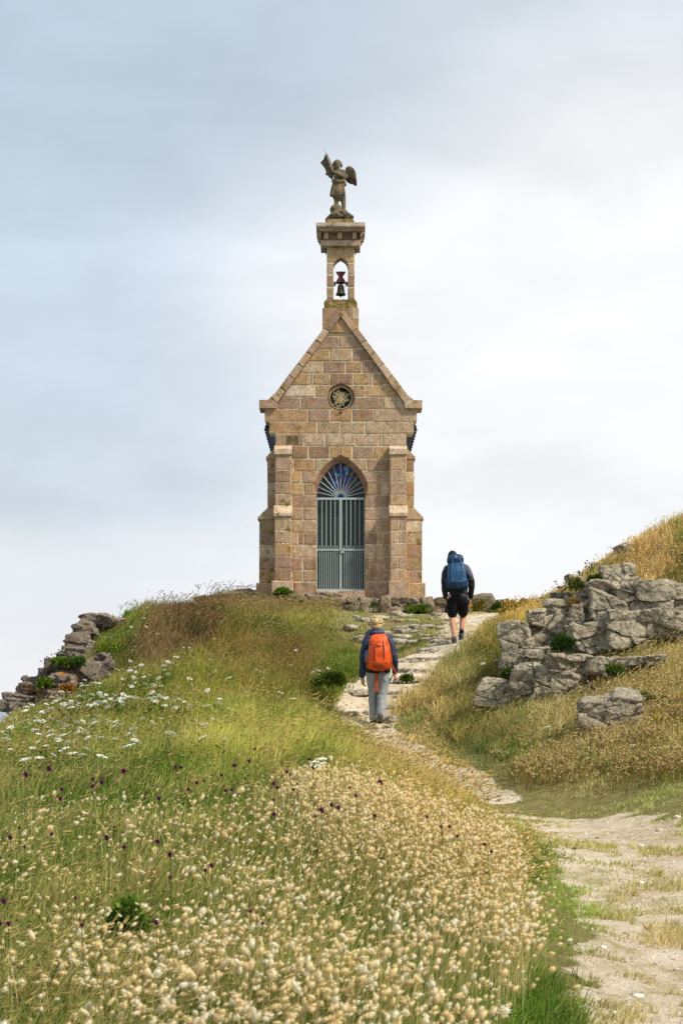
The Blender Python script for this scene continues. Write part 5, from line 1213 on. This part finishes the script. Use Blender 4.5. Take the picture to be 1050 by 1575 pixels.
def ballhead(seed, n=70):
    rg = np.random.default_rng(seed); Vl, F_, Cl, nb = [], [], [], 0
    pv, pf = ico(1); pv = pv*.55; Vl.append(pv); F_ += pf.tolist(); Cl.append(np.ones((len(pv), 3))*.35); nb = len(pv)
    for k in range(n):
        d = nrm(rg.normal(0, 1, 3)); a = nrm(np.cross(d, rg.normal(0, 1, 3))); b = np.cross(d, a); l_ = rg.uniform(.8, 1.05)
        q_ = [d*.5, d*l_*.85+a*.13, d*l_+0, d*l_*.85-a*.13, d*l_*.85+b*.13, d*l_*.85-b*.13]
        Vl.append(np.array(q_)); F_ += [[nb, nb+1, nb+2], [nb, nb+2, nb+3], [nb, nb+4, nb+2], [nb, nb+2, nb+5]]; Cl.append(np.ones((6, 3))*rg.uniform(.6, 1.5)); nb += 6
    return np.vstack(Vl), np.array(F_), np.vstack(Cl)
bp = [ballhead(k) for k in range(3)]; hm_ = []
for (v_, f_, c_) in bp:
    m_ = mesh_np('flower_head', v_*.016, F=f_, col=c_*lin((128, 48, 104))); m_.materials.append(M_PETAL); hm_.append(m_)
tb_ = MB(); tb_.tube([(0, 0, 0), (.01, .0, .2), (0, 0, .4)], [.0022, .002, .0018], lin((104, 116, 62)), 5); stm = tb_.build('stem', M_VEG, me_only=True)
for i, (px_, py_, s_) in enumerate(AL):
    hh_ = .42; q_ = ray_hit(px_, py_, hh_)
    if q_ is None or q_[1] > 13: q_ = ray_hit(px_, py_+40, hh_) or (0, 8)
    if q_[1] > 12: q_ = (q_[0]*11/q_[1], 11.)
    Z = CZ+(HY-py_)/FPX*q_[1]; zg = float(H(q_[0], q_[1])); ht = max(.2, Z-zg)
    o = empty('wild_leek', (q_[0], q_[1], zg)); a = bpy.data.objects.new('stem', stm); COL.objects.link(a); a.parent = o; a.scale = (1, 1, ht/.4)
    b = bpy.data.objects.new('flower_head', hm_[i % 3]); COL.objects.link(b); b.parent = o; b.location = (0, 0, ht); k = s_*q_[1]/6.2; b.scale = (k, k, k*.92)
    tag(o, 'wild leek with a round dark purple flower head rising above the pale grass', 'flower', 'purple wild leeks in the meadow')

# --- white umbels (wild carrot)
def umbel(seed, n=34):
    rg = np.random.default_rng(seed); Vl, F_, Cl, nb = [], [], [], 0; pv, pf = ico(1)
    for k in range(n):
        r_ = math.sqrt(rg.random()); a = rg.uniform(0, 6.28); c_ = np.array([r_*math.cos(a), r_*math.sin(a), .16*(1-r_*r_)+rg.uniform(-.03, .03)])
        v_ = pv*np.array([.17, .17, .08])*rg.uniform(.7, 1.2)+c_; Vl.append(v_); F_ += (pf+nb).tolist(); Cl.append(np.ones((len(v_), 3))*rg.uniform(.75, 1.05)); nb += len(v_)
    for k in range(9):
        a = 6.28*k/9; e = np.array([.8*math.cos(a), .8*math.sin(a), .03]); t_ = np.array([-math.sin(a), math.cos(a), 0])*.025
        Vl.append(np.array([[0, 0, -.7]-t_, [0, 0, -.7]+t_, e+t_, e-t_])); F_ += [[nb, nb+1, nb+2], [nb, nb+2, nb+3]]; Cl.append(np.ones((4, 3))*np.array([.25, .4, .12])); nb += 4
    return np.vstack(Vl), np.array(F_), np.vstack(Cl)
um = []
for k in range(4):
    v_, f_, c_ = umbel(k); m_ = mesh_np('umbel', v_*.048, F=f_, col=np.minimum(c_*lin((252, 250, 234))*1.05, .95)); m_.materials.append(M_PETAL); um.append(m_)
tb_ = MB(); tb_.tube([(0, 0, 0), (.015, .0, .15), (.03, 0, .3)], [.004, .003, .0025], lin((96, 112, 52)), 5)
for k in range(5): tb_.prism([(.0, .06+k*.04), (.05*(1 if k % 2 else -1), .09+k*.04), (.045*(1 if k % 2 else -1), .10+k*.04), (.0, .068+k*.04)], -.001, .001, lin((84, 104, 46)), .0003)
ustem = tb_.build('stem', M_VEG, me_only=True)
def carrot(px_, py_, k=1., h_=.24, lb=None, gp='white umbel flowers on the left slope', ymin=10):
    q_ = ray_hit(px_, py_, h_, ymin)
    if q_ is None: return
    o = empty('wild_carrot', (q_[0], q_[1], float(H(*q_)))); o.rotation_euler.z = random.uniform(0, 6.28)
    a = bpy.data.objects.new('stem', ustem); COL.objects.link(a); a.parent = o; a.scale = (1, 1, h_/.3)
    b = bpy.data.objects.new('umbel', random.choice(um)); COL.objects.link(b); b.parent = o; b.location = (.03, 0, h_); b.scale = (k, k, k); b.rotation_euler = (R(random.uniform(5, 42)), R(random.uniform(-12, 18)), random.uniform(0, 6))
    tag(o, lb or 'wild carrot with a flat white flower umbel on the grassy left slope', 'flower', gp)
rg_ = random.Random(11); cnt = 0
clus = [(60,1108,45,14,50),(150,1078,50,18,74),(100,1092,45,14,50),(215,1056,40,20,46),(60,1140,60,22,14),(240,1035,60,25,20),(330,1002,60,22,14),(300,1060,70,40,14),(215,958,30,18,14),(400,940,40,14,7),(80,1165,80,22,16),(440,1090,50,22,8),(160,1130,60,20,10)]
for cx_, cy_, sx_2, sy_, n in clus:
    for k in range(n):
        x_, y_ = rg_.gauss(cx_, sx_2*1.35), rg_.gauss(cy_+6, sy_*1.4)
        if x_ < -15 or cnt > 292: continue
        if x_ < 170 and y_ < 1095-(x_)*.42+8: y_ += 30
        carrot(x_, y_, rg_.uniform(.42, .9), rg_.uniform(.30, .42) if y_ < 1100 else rg_.uniform(.22, .3), ymin=(16 if y_ < 1100 else 11)); cnt += 1
for x_, y_, k in [(488,1033,1.1),(497,1038,1.2),(502,1030,.9),(480,1036,.8),(434,1066,1.1),(450,1076,1.2),(312,1115,1.4),(192,1148,1.2),(210,1138,1.),(340,1124,1.2),(163,1164,1.),(42,1172,.9),(490,1176,1.6),(306,1137,.9)]:
    carrot(x_, y_, k, .26, 'large white flower umbel standing above the grass between the crag and the path', 'large white umbels in the grass')
for x_, y_ in [(822,1005),(832,948+90),(742,1022),(760,1016),(842,1120),(925,1030),(975,1152)]: carrot(x_, y_, .9, .24, 'white flower umbel among the dry weeds of the right bank', 'white umbels on the right bank')

# --- golden dry flower clumps and low herbs of the right bank
DF = Acc(); DH = Acc()
def drybank(poly, n, h0, h1, cols, yr, hs=.006, stem=(150, 128, 70), ps=81, pth=-.15):
    X, Y = scatter(n*5, yr[0], yr[1], 1.15, .3); Zg = H(X, Y); hg = RNG.uniform(h0*.6, h1, len(X)); px, py = proj(X, Y, Zg+hg)
    ok = inpoly(px+RNG.normal(0, 22, len(X)), py+RNG.normal(0, 9, len(X))+14*n2(X, Y, 1.6, 3, 83), poly) & (pathmask(X, Y) < -.25) & (n2(X, Y, 1.8, 3, ps) > pth-.35*RNG.random(len(X)))
    ii = np.where(ok)[0][:n]; X, Y, Zg, hg = X[ii], Y[ii], Zg[ii], hg[ii]; N = len(X)
    sc = lin(stem)*RNG.uniform(.5, 1.1, (N, 1))
    r = blades(np.stack([X, Y, Zg], -1), hg, .002+.00022*Y, np.clip(RNG.normal(.3, .15, N), 0, .8), RNG.normal(0, 1.2, N), sc, 2, .7); DF.bl(r)
    pv, pf = ico(1); C = np.array([lin(c_) for c_ in cols]); m3 = 3
    for q_ in range(m3):
        off = RNG.normal(0, .011, (N, 3)); s_ = hs*RNG.uniform(.6, 1.35, N)*(.5+Y*.042)
        DH.st(stamp(pv, pf, np.ones((len(pv), 3)), r[5]+off, np.stack([s_, s_, s_*.7], -1), np.tile([0, 0, 1.], (N, 1)), s_*0, C[RNG.integers(0, len(C), N)]*RNG.uniform(.65, 1.1, (N, 1))))
GOLD = [(232, 210, 156), (240, 222, 176), (218, 190, 132), (226, 204, 152), (200, 172, 112)]
drybank([(780,1180),(800,1150),(880,1125),(915,1115),(990,1080),(1060,1060),(1200,1050),(1200,1190),(1000,1185),(900,1190)], 5200, .14, .34, GOLD, (15.5, 19.5), .0085)
drybank([(900,1075),(880,1060),(960,1030),(1040,1010),(1200,980),(1200,1120),(1000,1110),(985,1075)], 2600, .12, .28, GOLD, (17.5, 21), .008)
drybank([(700,1130),(740,1100),(800,1092),(900,1080),(900,1150),(760,1150)], 1300, .1, .22, [(196,170,116),(210,186,130),(160,146,84)], (17, 21), .007)
drybank([(980,880),(960,850),(1010,820),(1200,800),(1200,900),(1060,885)], 1700, .1, .25, GOLD, (22, 27), .009)
drybank([(640,1110),(660,1060),(700,1010),(740,990),(770,1010),(760,1060),(700,1110)], 700, .14, .28, [(200,190,150),(214,200,150),(180,150,90)], (20, 26), .006, ps=91)
drybank([(940,1010),(980,985),(1060,960),(1200,960),(1200,1010)], 500, .1, .25, GOLD, (19.8, 23), .007)
tag(DF.build('dry_weed_stems', M_VEG), kind='stuff'); tag(DH.build('dry_weed_flowers', M_FLUFF, True), kind='stuff')

# --- leafy bushes and green tufts
def bush(name, px_, py_, w_px, h_px, Y, c1_, c2_, lb, cat='shrub', n=1500, leaf=.022, gp=None, base=None):
    c_ = P(px_, py_+h_px/2, Y); W, Hh = w_px/FPX*Y/2, h_px/FPX*Y
    o = empty(name, c_); tag(o, lb, cat, gp); d = nrm(RNG.normal(0, 1, (n, 3))); rr = RNG.random(n)**.35
    nc = 9; cc_ = np.stack([RNG.uniform(-.75, .75, nc), RNG.uniform(-.5, .5, nc), RNG.uniform(.1, .62, nc)], -1); cc_[:, 2] *= 1-.6*np.abs(cc_[:, 0]); rad = RNG.uniform(.22, .42, nc); ci = RNG.integers(0, nc, n)
    p = (cc_[ci]+d*(rr*rad[ci])[:, None]*np.array([1, 1, .9]))*np.array([W, W*.8, Hh]); kk = fbm(p*9+px_, 2, int(px_)); p = p*(1+.3*kk[:, None])
    od = nrm(d+RNG.normal(0, .6, (n, 3))+np.array([0, 0, .5])); a = nrm(np.cross(od, RNG.normal(0, 1, (n, 3)))); l_ = leaf*RNG.uniform(.6, 1.5, n)[:, None]
    V_ = np.stack([p, p+od*l_*.5+a*l_*.28, p+od*l_, p+od*l_*.5-a*l_*.28], 1).reshape(-1, 3); F_ = np.arange(n*4).reshape(-1, 4)
    cc = (lin(c1_)+(lin(c2_)-lin(c1_))*RNG.random((n, 1))**1.5)*RNG.uniform(.7, 1.2, (n, 1)); m_ = mesh_np('foliage', V_, F=F_, col=np.repeat(cc, 4, 0))
    link(bpy.data.objects.new('foliage', m_), o, [M_VEG])
    tb_ = MB()
    for k in range(7): 
        a_ = k*.9; tb_.tube([(0, 0, -.06), (W*.35*math.cos(a_), W*.3*math.sin(a_), Hh*.35), (W*.6*math.cos(a_), W*.5*math.sin(a_), Hh*.6)], [.012, .008, .004], lin((86, 74, 48)), 5)
    tb_.build('stem', M_VEG, o)
bush('shrub', 863, 984, 36, 28, 21.2, (44, 76, 34), (78, 108, 46), 'dark green leafy shrub growing in a crevice of the grey rock outcrop', n=2200, leaf=.028)
bush('shrub', 170, 996, 42, 40, 27.3, (92, 128, 34), (168, 184, 58), 'bright yellow-green flowering shrub at the right side of the left crag', n=2600, leaf=.04)
for (a, b, w_, h_, Y, c1_, c2_, lb, lf) in [
 (437,910,34,12,34.5,(70,112,30),(120,150,50),'green tuft on the ground at the left corner of the chapel',.07),
 (560,928,60,14,34.2,(66,96,34),(112,130,56),'green tuft below the gate at the foot of the retaining wall',.05),
 (640,934,34,10,33.9,(80,112,36),(130,146,60),'small green tuft at the wall behind the man',.06),
 (738,928,22,26,34.0,(112,116,50),(170,152,80),'yellowish grass clump against the wall right of the man',.08),
 (765,932,16,16,34.0,(66,92,34),(100,120,50),'dark green weed at the wall further right of the man',.06),
 (795,932,50,30,28.5,(178,150,66),(214,184,100),'golden grass hummock between the path and the rock outcrop',.09),
 (885,893,20,22,22.5,(96,106,44),(146,146,70),'olive tuft rooted under the lichened knob of the outcrop',.04),
 (915,888,18,16,22.4,(60,84,32),(100,116,46),'green tuft in the gap beside the rounded top boulder',.04),
 (880,925,14,30,22.2,(150,124,60),(190,158,86),'dry brown tuft in a vertical crack of the outcrop',.045),
 (945,1025,40,20,19.6,(70,98,38),(120,136,60),'leafy green weed hanging over the flat topped ledge rock',.04),
 (985,1072,60,14,18.4,(74,98,44),(120,130,70),'green weeds behind the lone grey boulder',.04),
 (780,1032,24,24,21.4,(60,88,32),(104,124,50),'dark green weed clump left of the knobbly ledge rock',.04),
 (104,1016,44,12,26.3,(86,116,38),(136,150,60),'grass tuft on the ledge under the purplish overhang',.06),
 (122,1014,20,16,26.2,(62,100,40),(100,130,60),'green tuft beside the dark upright crag rock',.05),
 (70,1047,22,14,25.9,(84,116,34),(130,146,54),'green tuft between the orange topped crag rocks',.05),
 (105,1057,26,18,25.8,(150,96,36),(176,120,50),'rusty brown plant at the foot of the largest crag slab',.05),
 (30,1108,40,20,24.6,(70,100,38),(120,134,60),'green weeds at the foot of the crag by the left edge',.05),
 (192,1400,50,50,6.4,(92,124,44),(132,160,66),'dark green ferny clump in the middle of the pale meadow',.03),
 (505,1040,60,22,22.6,(84,108,40),(124,138,58),'low dark green plants left of the path behind the white umbels',.05),
 (625,1040,26,12,23.4,(80,102,44),(116,130,62),'small green weed beside the lowest stone step',.04)]:
    bush('grass_tuft' if 'grass' in lb or 'tuft' in lb else 'weed', a, b, w_, h_, Y, c1_, c2_, lb, 'plant', 700 if w_ < 30 else 1400, lf)
# purple flowers before the lower ledge, yellow flowers further right
for pts, colr, lb, gp, nm in (([(890,1032),(886,1040),(897,1036),(880,1046),(905,1044),(893,1048),(900,1050),(908,1058),(870,1048),(896,1026),(912,1062)], (104, 44, 92), 'small purple flower in front of the pale boulders of the lower ledge', 'purple flowers at the lower ledge', 'purple_flower'),
                          ([(1006,1102),(1012,1101),(1008,1098),(1041,1070),(1048,1066),(1020,1096),(1034,1085)], (232, 200, 30), 'small yellow flower among dry weeds right of the lone boulder', 'yellow flowers on the right bank', 'yellow_flower')):
    m_ = mesh_np('flower_head', bp[0][0]*.022, F=bp[0][1], col=np.clip(bp[0][2], .6, 1.3)*lin(colr)); m_.materials.append(M_PETAL)
    for a, b in pts:
        q_ = ray_hit(a, b, .26, 15)
        if not q_: continue
        o = empty(nm, (q_[0], q_[1]-.05, float(H(*q_)))); s1 = bpy.data.objects.new('stem', stm); COL.objects.link(s1); s1.parent = o; s1.scale = (2, 2, .26/.4)
        s2 = bpy.data.objects.new('flower_head', m_); COL.objects.link(s2); s2.parent = o; s2.location = (0, 0, .26); tag(o, lb, 'flower', gp)
# --- thin seed stalks against the sky
def weed(px_, py_, Y, h_, lb, gp, dark=(70, 64, 50), n=5, bend=.3):
    c_ = P(px_, py_, Y); o = empty('dry_weed', (c_[0], c_[1], c_[2]-.05)); tag(o, lb, 'plant', gp); s_ = MB()
    s_.tube([(0, 0, 0), (h_*bend*.3, 0, h_*.5), (h_*bend, 0, h_)], [.0045, .0035, .002], lin(dark), 5)
    for k in range(n):
        z0 = h_*random.uniform(.45, .9); x0 = h_*bend*(z0/h_)**1.6; dx, dy, dz = random.uniform(-.1, .14), random.uniform(-.06, .06), random.uniform(.05, .13)
        s_.tube([(x0, 0, z0), (x0+dx, dy, z0+dz)], [.004, .002], lin(dark), 4); s_.lathe([(0, -.012), (.016, -.004), (.014, .008), (0, .014)], (x0+dx, dy, z0+dz), lin(dark), 6)
    s_.build('stalk', M_VEG, o)
for i in range(18):
    a = random.uniform(168, 350); weed(a, 948-(a-168)*.17, 34.2, random.uniform(.25, .48), 'thin dry seed stalk against the sky on the left skyline', 'dry seed stalks on the left skyline', (140, 126, 100), 3)
for i in range(9):
    a = random.uniform(835, 905); weed(a, 936-(a-835)*.6, 24.5, random.uniform(.22, .4), 'dark seed stalk on the skyline above the rock outcrop', 'dark seed stalks above the outcrop', (66, 58, 48), 4)
for i in range(6):
    a = random.uniform(64, 96); weed(a, 1032-(a-64)*.35, 26.4, .26, 'dark seed stalk leaning over the left crag against the sky', 'dark seed stalks on the crag', (58, 62, 44), 4)

# --- loose pebbles and grit on the path
n = 26000; X, Y = scatter(n, 4, 34, 1.1, 1.0); pm = pathmask(X, Y); ok = (pm > -.25) & (pm < 3) & (n2(X, Y, 2.3, 2, 97)+RNG.normal(0, .3, n) > .0); X, Y = X[ok], Y[ok]; N = len(X)
pv, pf = ico(1); GRIT = Acc(); s_ = (.0035+.00035*Y)*RNG.uniform(.5, 1.8, N)*(1+1.6*(RNG.random(N) < .03)); sc3 = np.stack([s_*RNG.uniform(.8, 1.5, N), s_, s_*.45], -1)
cc = np.array([lin(c_) for c_ in [(226, 214, 198), (204, 186, 162), (176, 154, 130), (150, 130, 108), (236, 228, 216)]])[RNG.integers(0, 5, N)]
GRIT.st(stamp(pv, pf, np.ones((len(pv), 3)), np.stack([X, Y, H(X, Y)+s_*.1], -1), sc3, np.tile([0, 0, 1.], (N, 1)), RNG.uniform(0, 6, N), cc))
t_ = NT('grit'); tag(GRIT.build('gravel', t_.principled(t_.attr(), .95, spec=.1)), kind='stuff')
# --- low broad-leaved herbs between the grasses
n = 150000; X, Y = scatter(n, 3.6, 34, 1.12, 1.2); px, py = proj(X, Y, H(X, Y)); c1, c2, hh, dd = zone(px, np.minimum(py, 1560))
ok = (pathmask(X, Y) < -.1) & (n2(X, Y, 1.5, 4, 121) > .06-.12*RNG.random(n)) & (hh > .08) & ~(inpoly(px, py, CRAG) & (Y > 24)) & ~((np.abs(X) < 2.4) & (Y > 34.2)); st_ = np.abs(Hs(X, Y+.15)-Hs(X, Y-.15))/.3; ok &= ~((st_ > .8) & (X > 2.2) & (Y > 20))
X, Y, c1, hh = X[ok], Y[ok], c1[ok], hh[ok]; N = len(X); l_ = (.012+.0009*Y)*RNG.uniform(.6, 1.5, N)
p = np.stack([X, Y, H(X, Y)+hh*RNG.uniform(.1, .85, N)], -1); od = nrm(RNG.normal(0, 1, (N, 3))+np.array([0, -.3, .5])); a = nrm(np.cross(od, RNG.normal(0, 1, (N, 3)))); l_ = l_[:, None]
V_ = np.stack([p, p+od*l_*.5+a*l_*.26, p+od*l_, p+od*l_*.5-a*l_*.26], 1).reshape(-1, 3)
cc = (c1*.45+lin((76, 104, 38))*.55)*RNG.uniform(.5, 1.35, (N, 1)); o = link(bpy.data.objects.new('herb_foliage', mesh_np('herb_foliage', V_, F=np.arange(N*4).reshape(-1, 4), col=np.repeat(cc, 4, 0))), None, [M_VEG]); tag(o, kind='stuff')
